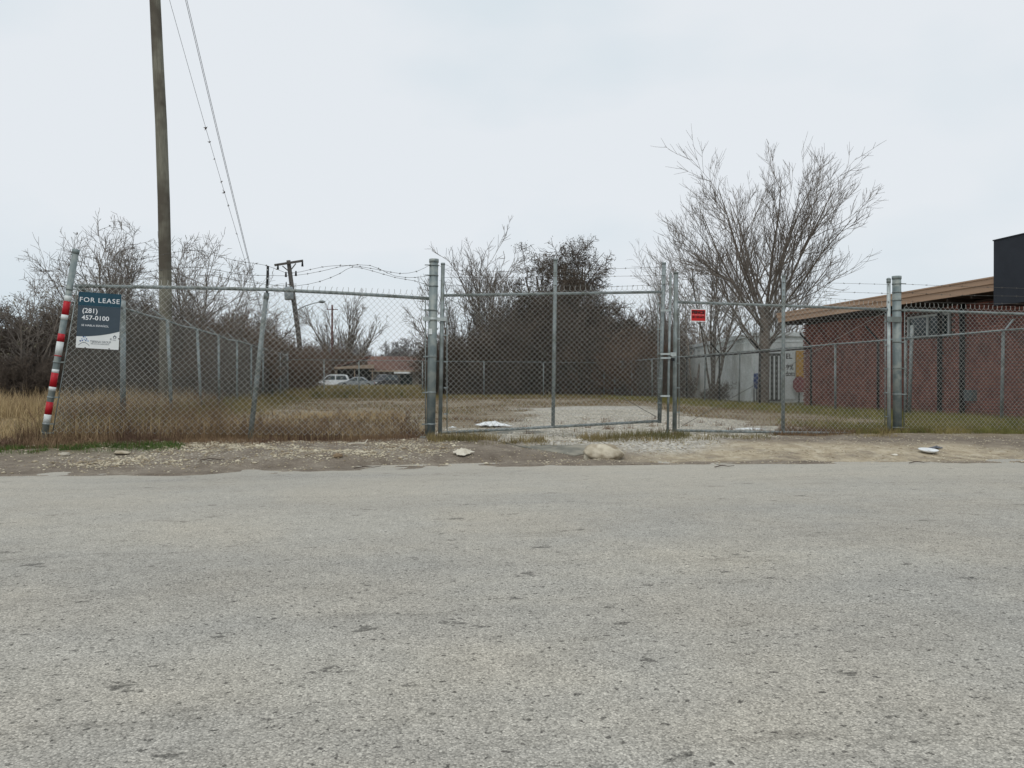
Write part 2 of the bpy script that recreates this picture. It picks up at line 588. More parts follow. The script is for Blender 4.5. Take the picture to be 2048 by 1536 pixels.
def road_material():
    m = bpy.data.materials.new('chip_seal')
    m.use_nodes = True
    n, l = m.node_tree.nodes, m.node_tree.links
    b = n['Principled BSDF']
    b.inputs['Roughness'].default_value = 0.9
    b.inputs['Specular IOR Level'].default_value = 0.2
    geo = n.new('ShaderNodeNewGeometry')

    def tex(kind, sc, det=4, rough=0.6, stretch=None):
        z = n.new(kind)
        z.inputs['Scale'].default_value = sc
        if kind == 'ShaderNodeTexNoise':
            z.inputs['Detail'].default_value = det
            z.inputs['Roughness'].default_value = rough
        src = geo.outputs['Position']
        if stretch:
            mm = n.new('ShaderNodeMapping')
            mm.inputs['Scale'].default_value = stretch
            l.new(src, mm.inputs['Vector'])
            src = mm.outputs[0]
        l.new(src, z.inputs['Vector'])
        return z

    def ramp(src, stops):
        r = n.new('ShaderNodeValToRGB')
        while len(r.color_ramp.elements) < len(stops):
            r.color_ramp.elements.new(0.5)
        for e, (p, c) in zip(r.color_ramp.elements, stops):
            e.position = p
            e.color = c
        l.new(src, r.inputs[0])
        return r.outputs[0]

    def blend(mode, f, a, c):
        x = n.new('ShaderNodeMixRGB')
        x.blend_type = mode
        if isinstance(f, float):
            x.inputs[0].default_value = f
        else:
            l.new(f, x.inputs[0])
        for i, s in ((1, a), (2, c)):
            if isinstance(s, tuple):
                x.inputs[i].default_value = s
            else:
                l.new(s, x.inputs[i])
        return x.outputs[0]

    def g(v, t=1.0):
        return (v * 1.28, v * 1.205 * t, v * 1.065 * t, 1)

    v1 = tex('ShaderNodeTexVoronoi', 150)
    s1 = n.new('ShaderNodeSeparateColor')
    l.new(v1.outputs['Color'], s1.inputs[0])
    chips = ramp(s1.outputs[0], [(0.0, g(0.16)), (0.30, g(0.31)), (0.75, g(0.39)), (1.0, g(0.60))])
    v2 = tex('ShaderNodeTexVoronoi', 60)
    s2 = n.new('ShaderNodeSeparateColor')
    l.new(v2.outputs['Color'], s2.inputs[0])
    big = ramp(s2.outputs[1], [(0.0, g(0.14)), (0.045, g(0.33)), (0.92, g(0.36)), (1.0, g(0.50))])
    col = blend('MIX', 0.30, chips, big)
    # pits between the chips
    pit = ramp(v1.outputs['Distance'], [(0.45, (1, 1, 1, 1)), (0.85, (0.60, 0.60, 0.60, 1))])
    col = blend('MULTIPLY', 1.0, col, pit)
    wear = ramp(tex('ShaderNodeTexNoise', 0.6, 6, 0.6, (0.30, 1.0, 1.0)).outputs[0], [(0.34, (0.82, 0.83, 0.85, 1)), (0.50, (0.98, 0.98, 0.98, 1)), (0.68, (1.10, 1.09, 1.06, 1))])
    col = blend('MULTIPLY', 1.0, col, wear)
    mott = ramp(tex('ShaderNodeTexNoise', 7.0, 5, 0.7).outputs[0], [(0.3, (0.88, 0.88, 0.88, 1)), (0.7, (1.1, 1.1, 1.1, 1))])
    col = blend('MULTIPLY', 1.0, col, mott)
    # holes where the stone has come out
    hol = ramp(tex('ShaderNodeTexNoise', 4.2, 6, 0.72, (0.8, 1.25, 1.0)).outputs[0], [(0.625, (1, 1, 1, 1)), (0.655, (0.45, 0.45, 0.45, 1))])
    col = blend('MULTIPLY', 1.0, col, hol)
    sp = ramp(tex('ShaderNodeTexNoise', 30, 3, 0.55).outputs[0], [(0.63, (1, 1, 1, 1)), (0.66, (0.36, 0.36, 0.36, 1))])
    col = blend('MULTIPLY', 1.0, col, sp)
    crk = ramp(tex('ShaderNodeTexNoise', 1.15, 7, 0.75, (0.5, 2.2, 1.0)).outputs[0], [(0.60, (1, 1, 1, 1)), (0.67, (0.74, 0.735, 0.73, 1))])
    col = blend('MULTIPLY', 1.0, col, crk)
    tone = ramp(tex('ShaderNodeTexNoise', 0.9, 3, 0.5).outputs[0], [(0.35, (0.99, 1.0, 1.01, 1)), (0.65, (1.02, 1.0, 0.97, 1))])
    col = blend('MULTIPLY', 1.0, col, tone)
    # road-edge dust, with the far side's brighter light also put into the colour
    sepx = n.new('ShaderNodeSeparateXYZ')
    l.new(geo.outputs['Position'], sepx.inputs[0])
    mr = n.new('ShaderNodeMapRange')
    mr.inputs['From Min'].default_value = 4.5
    mr.inputs['From Max'].default_value = 10.0
    l.new(sepx.outputs['Y'], mr.inputs['Value'])
    dn = ramp(tex('ShaderNodeTexNoise', 1.6, 5, 0.65, (0.4, 1.6, 1.0)).outputs[0], [(0.30, (0.25, 0.25, 0.25, 1)), (0.60, (1, 1, 1, 1))])
    dm = blend('MULTIPLY', 1.0, mr.outputs[0], dn)
    dm2 = blend('MULTIPLY', 1.0, dm, (0.65, 0.65, 0.65, 1))
    col = blend('MIX', dm2, col, (0.47, 0.435, 0.37, 1))
    l.new(col, b.inputs['Base Color'])
    bp = n.new('ShaderNodeBump')
    bp.inputs['Strength'].default_value = 0.55
    bp.inputs['Distance'].default_value = 0.006
    l.new(v1.outputs['Distance'], bp.inputs['Height'])
    bp.invert = True
    l.new(bp.outputs[0], b.inputs['Normal'])
    return m


rx_ = steps((-300, -20, 20), (-20, 20, 0.5), (20, 300, 20))
ry_ = steps((-12, 8, 1.0), (8, 10.6, 0.2))
RX, RY = np.meshgrid(rx_, ry_)
RY = np.where(RY > 8, 8 + (RY - 8) * (np.interp(RX, EDGE_X, EDGE_Y) + 0.55 - 8) / 2.6, RY)
RZ = -0.2 - 0.004 * np.clip(RY - 9.0, 0, 2) ** 2 + 0.0 * RX
ri = np.arange(RX.size).reshape(RX.shape)
rf = np.stack([ri[:-1, :-1], ri[:-1, 1:], ri[1:, 1:], ri[1:, :-1]], axis=2).reshape(-1, 4)
road = link('road', np_mesh('road', np.stack([RX, RY, RZ], axis=2), rf, True), road_material())
tag(road, kind='structure')

# ------------------------------------------------------------------ materials
M_GALV = mat('galvanised_steel', lin(128, 137, 138, 0.95), lin(152, 160, 160, 0.95), 14, rough=0.55, metal=0.25, bump=0.05, c3=lin(112, 118, 114), c3scale=5, spec=0.4)
M_GALV_B = mat('galvanised_bright', lin(160, 168, 168), lin(182, 188, 186), 16, rough=0.5, metal=0.3, spec=0.45)
M_POST = mat('galvanised_heavy_post', lin(112, 124, 126, 0.95), lin(140, 150, 150, 0.95), 9, rough=0.6, metal=0.2, bump=0.05, c3=lin(150, 156, 152), c3scale=7, stretch=(1, 1, 0.35))
M_WIRE = mat('weathered_fence_wire', lin(172, 173, 168), lin(194, 194, 188), 3, rough=0.6, metal=0.2)
M_WIRE_OLD = mat('dull_fence_wire', lin(104, 103, 98), lin(128, 127, 121), 3, rough=0.7, metal=0.1)
M_BARB = mat('barbed_wire_steel', lin(88, 86, 82), lin(110, 106, 100), 6, rough=0.6, metal=0.3)
M_BLACK = mat('black_paint', lin(28, 29, 31), lin(40, 41, 43), 9, rough=0.6)
M_RED = mat('red_tape', lin(182, 30, 42), lin(165, 26, 38), 12, rough=0.45)
M_WHITE = mat('white_tape', lin(218, 222, 222), lin(195, 200, 198), 12, rough=0.5)
M_BARK = mat('grey_brown_bark', lin(106, 98, 90, 0.9), lin(130, 120, 110, 0.9), 7, rough=0.9, bump=0.2)
M_TWIG_GREY = mat('grey_twigs', lin(116, 109, 103, 0.9), lin(140, 131, 122, 0.9), 2, rough=0.9)
M_TWIG_DARK = mat('dark_brown_twigs', lin(94, 84, 76, 0.85), lin(120, 108, 97, 0.85), 1.2, rough=0.9)
M_TWIG_RED = mat('red_brown_twigs', lin(106, 90, 79, 0.85), lin(132, 113, 98, 0.85), 1.0, rough=0.9)
M_WOOD = mat('weathered_pole_wood', lin(112, 110, 98, 0.95), lin(140, 137, 124, 0.95), 5, rough=0.9, bump=0.4, stretch=(6, 6, 0.5), c3=lin(98, 92, 82, 0.85), c3scale=1.2)


# ------------------------------------------------------------------ chain link fabric
def link_fabric(p00, p10, p11, p01, cell=0.083, r=0.0028, spikes=True, sides=3, nrm=(0, -1, 0), bulge=0.0):
    """zigzag wires woven across the quad p00 (bottom start) p10 (bottom end) p11 (top end) p01 (top start)"""
    p00, p10, p11, p01 = [np.array(p, float) for p in (p00, p10, p11, p01)]
    W = np.linalg.norm(p10 - p00)
    H = 0.5 * (np.linalg.norm(p01 - p00) + np.linalg.norm(p11 - p10))
    nw = max(2, int(round(W / (cell / 2))))
    ns = max(2, int(round(H / (cell / 2))))
    nrm = np.array(nrm, float)
    j = np.arange(nw)[:, None]
    k = np.arange(ns + 1)[None, :]
    side = ((j + k) % 2)
    # neighbours hook into each other: overlap a little beyond the shared line
    s = (j + 0.5 + (side - 0.5) * 1.06) / nw
    t = np.broadcast_to(k / ns, s.shape)
    depth = (side - 0.5) * 2 * r * 1.1
    jit = RNG.normal(0, 0.0016, s.shape)
    Pm = ((1 - s) * (1 - t))[..., None] * p00 + (s * (1 - t))[..., None] * p10 + (s * t)[..., None] * p11 + ((1 - s) * t)[..., None] * p01
    Pm = Pm + (depth + bulge * np.sin(np.pi * s) * np.sin(np.pi * t))[..., None] * nrm
    Pm[..., 2] += jit
    V, F = np_tubes(Pm, np.full(s.shape, r), sides)
    out = [(V, F)]
    if spikes:
        # twisted barbs standing above the top edge
        top = Pm[:, -1, :]
        up = (p01 - p00) / np.linalg.norm(p01 - p00)
        al = (p10 - p00) / W
        sel = top[::2] if True else top
        a = sel
        b = sel + up * 0.042 + al * RNG.normal(0, 0.004, (len(sel), 1))
        c = b + up * 0.012 + al * (RNG.choice([-1, 1], (len(sel), 1)) * 0.008)
        S = np.stack([a, b, c], axis=1)
        out.append(np_tubes(S, np.full((len(sel), 3), r * 1.35), sides))
    return join_np(out)


def fabric_obj(parent, quad, m=None, **kw):
    V, F = link_fabric(*quad, **kw)
    o0 = np.array(origin_of(parent))
    o = link('chain_link_mesh', np_mesh('chain_link_mesh', V - o0, F, True), m or M_WIRE, parent)
    o['kind'] = 'stuff'
    return o


def barbed(parent, pts, r=0.0026, name='barbed_wire', m=None, every=0.13):
    """one strand along pts with its twisted barbs"""
    pts = [Vector(p) for p in pts]
    # resample with a Catmull-Rom curve
    ex = [pts[0] * 2 - pts[1]] + pts + [pts[-1] * 2 - pts[-2]]
    cur = []
    for i in range(1, len(ex) - 2):
        p0, p1, p2, p3 = ex[i - 1:i + 3]
        n = max(2, int((p2 - p1).length / 0.12))
        for k in range(n):
            t = k / n
            cur.append(0.5 * ((2 * p1) + (p2 - p0) * t + (2 * p0 - 5 * p1 + 4 * p2 - p3) * t * t + (3 * p1 - p0 - 3 * p2 + p3) * t ** 3))
    cur.append(pts[-1])
    mb = MB().tube(cur, r, 4)
    acc = 0.0
    for a, b in zip(cur[:-1], cur[1:]):
        acc += (b - a).length
        if acc >= every:
            acc = 0.0
            for _ in range(2):
                d = Vector((random.uniform(-.4, .4), random.uniform(-1, 1), random.uniform(-1, 1))).normalized() * 0.018
                mb.tube([b - d, b + d], r * 0.9, 3, False)
            mb.tube([b - (b - a).normalized() * 0.012, b + (b - a).normalized() * 0.012], r * 2.0, 4, False)
    return mb.build(name, m or M_BARB, parent)


def ring(mb, c, axis, r, h=0.022, n=12):
    axis = Vector(axis).normalized()
    mb.tube([Vector(c) - axis * h / 2, Vector(c) + axis * h / 2], r, n)


FY = 12.2     # the front fence stands on this line

# ------------------------------------------------------------------ left front fence panel
fl = root('chain_link_fence', 'leaning front fence panel with striped end post and tangled barbed wire', 'fence', (-4.45, FY, 0))
b0, t0 = P(87, 880, FY), P(152, 503, FY)
b0 = b0 - (t0 - b0).normalized() * 0.14
ep = MB().tube([b0, t0], 0.043, 14)
ring(ep, t0, (t0 - b0), 0.049, 0.06, 14)
end_post = ep.build('end_post', M_POST, fl)
ax = (t0 - b0)


def on_end(v):
    p0, p1 = P(87, 880, FY), t0
    k = (880 - v) / (880 - 503.0)
    return p0 + (p1 - p0) * k


for v0, v1, cc in ((592, 603, 'w'), (603, 630, 'r'), (630, 640, 'w'), (668, 684, 'r'), (684, 711, 'w'), (711, 713, 'r'), (739, 746, 'w'), (746, 774, 'r'), (774, 782, 'w'), (804, 829, 'r'), (829, 847, 'w')):
    MB().tube([on_end(v0), on_end(v1)], 0.0450, 14).build('red_tape_band' if cc == 'r' else 'white_tape_band', M_RED if cc == 'r' else M_WHITE, end_post)
for v in (579, 725, 795, 848, 866):
    q = MB()
    ring(q, on_end(v), ax, 0.049, 0.022, 14)
    q.bar(on_end(v), on_end(v) + Vector((0.12, -0.02, 0.0)), 0.012, 0.02)
    q.build('tension_band', M_GALV, end_post)
# top rail, in two lengths that meet at the middle post
rl0, rlm, rl1 = P(150, 572, FY), P(535, 579, FY), P(858, 597, FY)
MB().tube([rl0, P(345, 575, FY), rlm, P(700, 587, FY), rl1], 0.0245, 10).build('top_rail', M_GALV, fl)
mp0, mp1 = P(500, 866, FY + 0.04), P(533, 590, FY + 0.045)
mpp_ = MB().tube([mp0 - Vector((0, 0, 0.1)), mp1], 0.035, 12)
mid_post = mpp_.build('line_post', M_GALV, fl)
q = MB()
ring(q, P(533, 592, FY + .045), mp1 - mp0, 0.039, 0.09, 12)
q.build('post_cap', M_GALV, mid_post)
q = MB().tube([P(534, 590, FY + 0.045), P(536, 532, FY + 0.045)], 0.018, 8)
ext = q.build('barb_arm', M_BLACK, mid_post)
for v in (540, 557, 573):
    MB().sphere(P(535, v, FY + 0.018), 0.009, 8, 5).build('wire_clip', M_WHITE, mid_post)
# tension bars
MB().tube([on_end(862) + Vector((.11, -.03, 0)), on_end(574) + Vector((.11, -.03, 0))], 0.008, 6).build('tension_bar', M_GALV, fl)
MB().tube([P(851, 868, FY - .03), P(851, 598, FY - .03)], 0.008, 6).build('tension_bar', M_GALV, fl)
fq0 = on_end(866) + Vector((.10, -.03, 0))
fq1 = P(851, 872, FY - .03)
fq2 = P(852, 588, FY - .03)
fq3 = P(158, 562, FY - .03)
fabric_obj(fl, (fq0, fq1, fq2, fq3), cell=0.088, bulge=0.03)
bw = FY
barbed(fl, [P(154, 510, bw), P(250, 522, bw), P(380, 500, bw), P(420, 508, bw), P(470, 521, bw), P(533, 531, bw), P(570, 545, bw), P(600, 544, bw + .05), P(645, 534, bw + .1), P(700, 531, bw + .1),
            P(760, 540, bw), P(800, 547, bw), P(833, 543, bw), P(860, 530, bw - .05)])
barbed(fl, [P(152, 530, bw), P(260, 545, bw), P(380, 535, bw), P(440, 541, bw), P(480, 549, bw), P(535, 551, bw - .03), P(590, 551, bw), P(640, 543, bw), P(690, 532, bw - .1), P(740, 531, bw - .1),
            P(790, 552, bw), P(830, 555, bw), P(860, 551, bw - .05)])
barbed(fl, [P(150, 550, bw), P(260, 560, bw), P(400, 550, bw), P(470, 560, bw), P(535, 569, bw - .03), P(590, 572, bw), P(640, 563, bw + .05), P(680, 547, bw), P(705, 534, bw), P(745, 542, bw),
            P(790, 555, bw), P(830, 562, bw), P(862, 572, bw - .05)])


# ------------------------------------------------------------------ heavy gate posts
def gate_post(u0, v0, u1, v1, r, label, bands):
    p0, p1 = P(u0, v0, FY), P(u1, v1, FY)
    p0.z = float(gz(p0.x, p0.y)) - 0.02
    t = root('gate_post', label, 'post', (p0.x, p0.y, float(gz(p0.x, p0.y)) - 0.02), group='heavy gate posts')
    MB().tube([p0, p1], r, 20).build('post', M_POST, t)
    q = MB()
    ring(q, p1 + Vector((0, 0, -.02)), (0, 0, 1), r + 0.006, 0.05, 20)
    q.build('cap', M_POST, t)
    for k, (v, h, ex) in enumerate(bands):
        kk = (v0 - v) / (v0 - v1)
        c = p0 + (p1 - p0) * kk
        q = MB()
        ring(q, c, p1 - p0, r + 0.006, h, 20)
        if ex:
            q.bar(c + Vector((ex * r * 0.6, -0.04, 0)), c + Vector((ex * (r + 0.07), -0.04, 0)), 0.012, h * 0.9)
        q.build('band', M_GALV, t)
    return t, p0, p1


gp1, g1a, g1b = gate_post(861, 876, 868, 519, 0.065, 'thick grey gate post between striped-post fence panel and left gate leaf',
                          ((531, .015, -1), (551, .015, -1), (572, .015, -1), (620, .022, -1), (712, .022, -1), (783, .022, -1), (846, .022, -1)))
q = MB()
cc = g1a + (g1b - g1a) * ((876 - 638) / (876 - 519.0))
ring(q, cc, (0, 0, 1), 0.073, 0.045, 18)
q.bar(cc + Vector((.06, -.02, 0)), cc + Vector((.2, -.02, 0)), 0.05, 0.05)
q.bar(cc + Vector((-.15, -.04, 0)), cc + Vector((-.05, -.04, 0)), 0.03, 0.06)
q.build('hinge', M_GALV_B, gp1)
q = MB()
q.box((g1a.x - .03, g1a.y - .0705, 1.52), (g1a.x + .02, g1a.y - .062, 1.60))
q.build('paper_label', M_WHITE, gp1)
foot = MB()
foot.tube([g1a + Vector((0, 0, -.05)), g1a + Vector((0, 0, .045))], [0.20, 0.16], 16)
foot.build('concrete_footing', mat('old_concrete', lin(132, 134, 128), lin(112, 112, 106), 6, bump=0.3), gp1)

gp2, g2a, g2b = gate_post(1795, 871, 1793, 553, 0.067, 'thick grey gate post by brick building beside right gate leaf',
                          ((568, .015, 1), (585, .015, 0), (601, .015, 0), (621, .03, 1), (685, .02, 1), (738, .02, 1), (790, .02, 1), (857, .02, 1)))
q = MB()
cc = g2a + (g2b - g2a) * ((871 - 640) / (871 - 553.0))
ring(q, cc, (0, 0, 1), 0.075, 0.065, 18)
q.bar(cc + Vector((-.2, -.06, 0)), cc + Vector((.03, -.075, 0)), 0.03, 0.085)
q.build('hinge', M_GALV, gp2)


# ------------------------------------------------------------------ gate leaves
def gate(label, loc, uprights, rails, rod, fabric, strands, bars):
    t = root('gate_leaf', label, 'gate', loc, group='double chain link gate')
    for (ub, vb, ut, vt, r, ball) in uprights:
        a, b = P(ub, vb, FY), P(ut, vt, FY)
        q = MB().tube([a, b], r, 12)
        up = q.build('upright', M_GALV if not ball else M_GALV_B, t)
        c = MB()
        if ball:
            ring(c, b, (0, 0, 1), r + .004, .05, 12)
            c.sphere(b + Vector((0, 0, .035)), r * 1.25, 12, 8, (1, 1, .7))
        else:
            ring(c, b, (0, 0, 1), r + .003, .03, 12)
        c.build('cap', M_GALV, up)
    for (u0, v0, u1, v1, r, nm) in rails:
        MB().tube([P(u0, v0, FY), P(u1, v1, FY)], r, 10).build(nm, M_GALV, t)
    MB().tube([P(rod[0], rod[1], FY - .045), P(rod[2], rod[3], FY - .045)], 0.0042, 6).build('truss_rod', M_WIRE_OLD, t)
    fabric_obj(t, [P(*p, FY - .03) for p in fabric], cell=0.080)
    for s in strands:
        barbed(t, [P(u, v, FY - 0.035 + random.uniform(-.01, .01)) for u, v in s], r=0.0022, every=0.15)
    for (u, v0, v1, rx) in bars:
        MB().tube([P(u, v0, FY - .035), P(u, v1, FY - .035)], 0.007, 6).build('tension_bar', M_GALV, t)
        for k in range(5):
            v = v1 + (v0 - v1) * (k + .35) / 5
            c = P(u, v, FY - .02)
            MB().bar(c + Vector((-.012 if rx > 0 else .012, 0, 0)), c + Vector((rx, 0, 0)), 0.03, 0.018).build('band', M_GALV, t)
    return t


hz = P(884, 868, FY)
gl = gate('left chain link gate leaf, sagging open at the bottom with three barbed strands', (hz.x, FY, 0),
          ((880, 868, 886, 528, .029, False), (1106, 852, 1111, 520, .028, False), (1319, 846, 1328, 527, .030, False)),
          ((884, 591, 1327, 584, .0215, 'top_rail'), (880, 866, 1320, 842, .0215, 'bottom_rail')),
          (890, 593, 1320, 838), ((890, 866), (1319, 844), (1326, 577), (891, 583)),
          (((887, 540), (1000, 543), (1111, 545), (1220, 538), (1328, 534)), ((887, 555), (1000, 555), (1111, 553), (1200, 553), (1328, 551)), ((887, 570), (990, 573), (1060, 578), (1111, 571), (1220, 573), (1328, 569))),
          ((894, 862, 600, -.05), (1316, 838, 592, .06)))
# the drop bar that hangs on the left leaf
q = MB().tube([P(1335, 884, FY - .06), P(1341, 547, FY - .06)], 0.020, 8)
dr = q.build('drop_rod', M_GALV, gl)
q = MB().tube([P(1335, 886, FY - .06), P(1335.2, 872, FY - .06)], 0.028, 8)
q.build('rod_foot', M_BLACK, dr)
for v in (621, 708, 716, 792):
    k = (884 - v) / (884 - 547.0)
    x = 1335 + 6 * k
    MB().bar(P(1321, v, FY - .07), P(x + 3, v, FY - .085), 0.02, 0.028).build('rod_guide', M_GALV_B, gl)
q = MB()
q.box(tuple(P(1342, 712, FY - .11)), tuple(P(1350, 705, FY - .06)))
q.build('latch', M_GALV_B, gl)

hz = P(1778, 868, FY)
gr = gate('right chain link gate leaf carrying the small red sign', (hz.x, FY, 0),
          ((1349, 863, 1352, 546, .034, False), (1566, 862, 1567, 553, .028, False), (1778, 870, 1777, 563, .029, True)),
          ((1352, 604, 1777, 619, .0215, 'top_rail'), (1350, 861, 1778, 868, .0215, 'bottom_rail')),
          (1362, 853, 1773, 622), ((1358, 862), (1772, 868), (1772, 610), (1358, 596)),
          (((1353, 556), (1450, 570), (1567, 565), (1700, 567), (1777, 569)), ((1353, 575), (1460, 582), (1567, 580), (1680, 584), (1777, 587)), ((1353, 588), (1460, 596), (1567, 592), (1690, 599), (1777, 604))),
          ((1358, 856, 612, -.05), (1770, 864, 626, .05)))
pl = root('padlock', 'small dark padlock hanging from the latch between the gate leaves', 'padlock', tuple(P(1346, 722, FY - .11)))
q = MB()
c = P(1346, 719, FY - .11)
q.box((c.x - .022, c.y - .012, c.z - .025), (c.x + .022, c.y + .012, c.z + .022))
q.build('body', M_BLACK, pl)
q = MB()
q.tube([c + Vector((-.014, 0, .02)), c + Vector((-.013, 0, .045)), c + Vector((0, 0, .058)), c + Vector((.013, 0, .045)), c + Vector((.014, 0, .02))], .005, 6)
q.build('shackle', M_GALV_B, pl)

# ------------------------------------------------------------------ right front panel
fr = root('chain_link_fence', 'front fence panel right of the thick post, before the brick wall', 'fence', (8.2, FY, 0))
XR = 12.3
a, b = P(1806, 620, FY), P(2048, 628, FY)
zend = a.z + (b.z - a.z) * (XR - a.x) / (b.x - a.x)
bend = Vector((XR, FY, zend))
MB().tube([a, b, bend], 0.022, 10).build('top_rail', M_GALV, fr)
MB().tube([Vector((XR, FY, -.05)), Vector((XR, FY, 2.35))], 0.036, 12).build('corner_post', M_GALV, fr)
fabric_obj(fr, (P(1808, 864, FY - .03), Vector((XR - .05, FY - .03, -0.02)), bend + Vector((-.05, -.03, .06)), P(1808, 611, FY - .03)), cell=0.082)
MB().tube([P(1808, 866, FY - .035), P(1809, 614, FY - .035)], 0.008, 6).build('tension_bar', M_GALV, fr)
for z_, vs_ in ((2.30, ((1797, 568), (1900, 572), (2048, 577))), (2.2, ((1797, 584), (1900, 590), (2048, 593))), (2.1, ((1797, 601), (1900, 606), (2048, 608)))):
    p_ = [P(u, v, FY - .03) for u, v in vs_]
    p_.append(Vector((XR, FY - .03, p_[-1].z - .03)))
    barbed(fr, p_, r=.0022, every=.14)

# ------------------------------------------------------------------ side and rear fences
def panel_mesh(wd, ht, cell=0.083, r=0.0028, axis='y'):
    """a flat bay of fabric, shared by all the bays of a fence"""
    if axis == 'y':
        V, F = link_fabric((0, 0, 0), (0, wd, 0), (0, wd, ht), (0, 0, ht), cell=cell, r=r, nrm=(1, 0, 0))
    else:
        V, F = link_fabric((0, 0, 0), (wd, 0, 0), (wd, 0, ht), (0, 0, ht), cell=cell, r=r)
    me = np_mesh('chain_link_mesh', V, F, True)
    me.materials.append(M_WIRE_OLD)
    return me


def post_mesh(h, r):
    q = MB().tube([(0, 0, -.05), (0, 0, h)], r, 8)
    me = bpy.data.meshes.new('line_post')
    me.from_pydata(q.v, [], q.f)
    me.polygons.foreach_set('use_smooth', q.sm)
    me.materials.append(M_GALV)
    return me


LX = -4.45
sl = root('chain_link_fence', 'long left side fence running back from the striped post', 'fence', (LX, 12.4, 0))
pm = panel_mesh(3.0, 2.12)
pz = post_mesh(2.14, .034)
pend = post_mesh(2.25, .05)
fabric_obj(sl, ((LX, 12.4, .03), (LX, 15.5, .03), (LX, 15.5, 2.15), (-4.12, 12.4, 2.15)), m=M_WIRE_OLD, nrm=(1, 0, 0))
for k in range(1, 10):
    o = link('chain_link_mesh', pm, None, sl, (0, 0.1 + 3.0 * k, 0.03))
    o['kind'] = 'stuff'
leans = {1: (0.0, 0.0), 2: (0.0, -0.04), 3: (0.0, -0.05)}
for k in range(1, 11):
    yy = 3.0 * k + 0.08
    o = link('line_post', pend if k in (1, 10) else pz, None, sl, (0.03 + (.12 if k in (2, 3) else 0), yy, 0), (random.uniform(-.02, .02), leans.get(k, (0, random.uniform(-.015, .015)))[1], 0))
    arm = MB().bar((0, 0, 2.12), (-.30, 0, 2.38), .035, .02)
    arm.build('barb_arm', M_GALV, o, local=True)
for k in range(10):
    sag = (0, .02, .035, .01, .05, 0, .02, .03, 0, .02)[k]
    MB().tube([(-4.10 if k == 0 else LX + .02, 12.4 + 3 * k, 2.13), (LX + (.2 if k == 0 else .04), 13.9 + 3 * k, 2.13 - sag), (LX + .02, 15.4 + 3 * k, 2.13)], .021, 8).build('top_rail', M_GALV, sl)

sr = root('chain_link_fence', 'long right side fence running back past the brick wall', 'fence', (XR, 12.3, 0))
pm2 = panel_mesh(3.05, 1.84)
pz2 = post_mesh(1.86, .032)
YR = [14.8 + 3.05 * k for k in range(10)]
for k, yy in enumerate(YR[:-1]):
    o = link('chain_link_mesh', pm2, None, sr, (0, yy - 12.3, 0.0))
    o['kind'] = 'stuff'
o = link('chain_link_mesh', panel_mesh(2.5, 1.84), None, sr, (0, 0, 0.0))
o['kind'] = 'stuff'
for k, yy in enumerate(YR):
    o = link('line_post', pz2, None, sr, (0.02, yy - 12.3, -.02), (random.uniform(-.01, .01), random.uniform(-.02, .02), 0))
    if k in (0,):
        MB().bar((0, 0, 1.84), (.22, 0, 2.10), .04, .02).build('barb_arm', M_GALV, o, local=True)
for ya, yb in zip([12.3] + YR[:-1], YR):
    MB().tube([(XR, ya, 1.85), (XR, (ya + yb) / 2, 1.84), (XR, yb, 1.85)], .021, 8).build('top_rail', M_GALV, sr)
q = MB().tube([(12.34, 17.75, -.05), (12.38, 17.7, 2.15)], .042, 10)
q.build('tall_post', M_GALV, sr)

# the black framed fence right behind it
bf = root('black_fence_frame', 'black steel fence posts with slanted arms and dark rail along the brick wall', 'fence', (12.55, 19.3, 0))
for k, yy in enumerate((19.3, 22.6, 25.9, 29.2, 32.5)):
    o = MB().tube([(12.55, yy, -.05), (12.55, yy, 1.90)], .035, 8).build('post', M_BLACK, bf)
    MB().bar((12.55, yy, 1.88), (12.20, yy, 2.24), .05, .03).build('barb_arm', M_BLACK, o)
for ya, yb in ((22.6, 25.9), (25.9, 29.2), (29.2, 32.5)):
    MB().tube([(12.50, ya, 1.80), (12.50, yb, 1.80)], .026, 8).build('rail', M_BLACK, bf)

RYY = 42.4
rf_ = root('chain_link_fence', 'low rear fence with pale thin posts at the back of the lot', 'fence', (LX, RYY, 0))
pm3 = panel_mesh(3.35, 1.75, cell=0.12, r=0.003, axis='x')
for k in range(5):
    o = link('chain_link_mesh', pm3, None, rf_, (3.35 * k, 0, 0.02))
    o['kind'] = 'stuff'
pz3 = post_mesh(1.85, .03)
for u in (648, 718, 845, 968, 1087, 1208):
    p = P(u, 780, RYY)
    link('line_post', pz3, None, rf_, (p.x - LX, 0.02, 0))
MB().tube([(LX, RYY, 1.92), (4, RYY, 1.86), (XR, RYY, 1.82)], .018, 6).build('top_rail', M_GALV, rf_)

# ------------------------------------------------------------------ signs
M_TEAL = mat('sign_teal', lin(30, 66, 82), lin(34, 72, 88), 6, rough=0.4)
M_SLATE = mat('sign_slate', lin(62, 74, 84), lin(66, 78, 88), 6, rough=0.4)
M_SIGNW = mat('sign_white', lin(228, 230, 230), lin(222, 225, 225), 6, rough=0.4)
M_LETW = mat('white_lettering', lin(236, 238, 240), lin(230, 232, 236), 6, rough=0.5)
M_LETG = mat('grey_lettering', lin(92, 98, 108), lin(100, 106, 114), 6, rough=0.5)
M_LETK = mat('black_lettering', lin(30, 26, 28), lin(40, 30, 30), 6, rough=0.5)
M_BLUE = mat('logo_blue', lin(52, 84, 140), lin(62, 94, 150), 6, rough=0.5)
M_BLUEL = mat('logo_pale_blue', lin(150, 176, 206), lin(160, 186, 214), 6, rough=0.5)


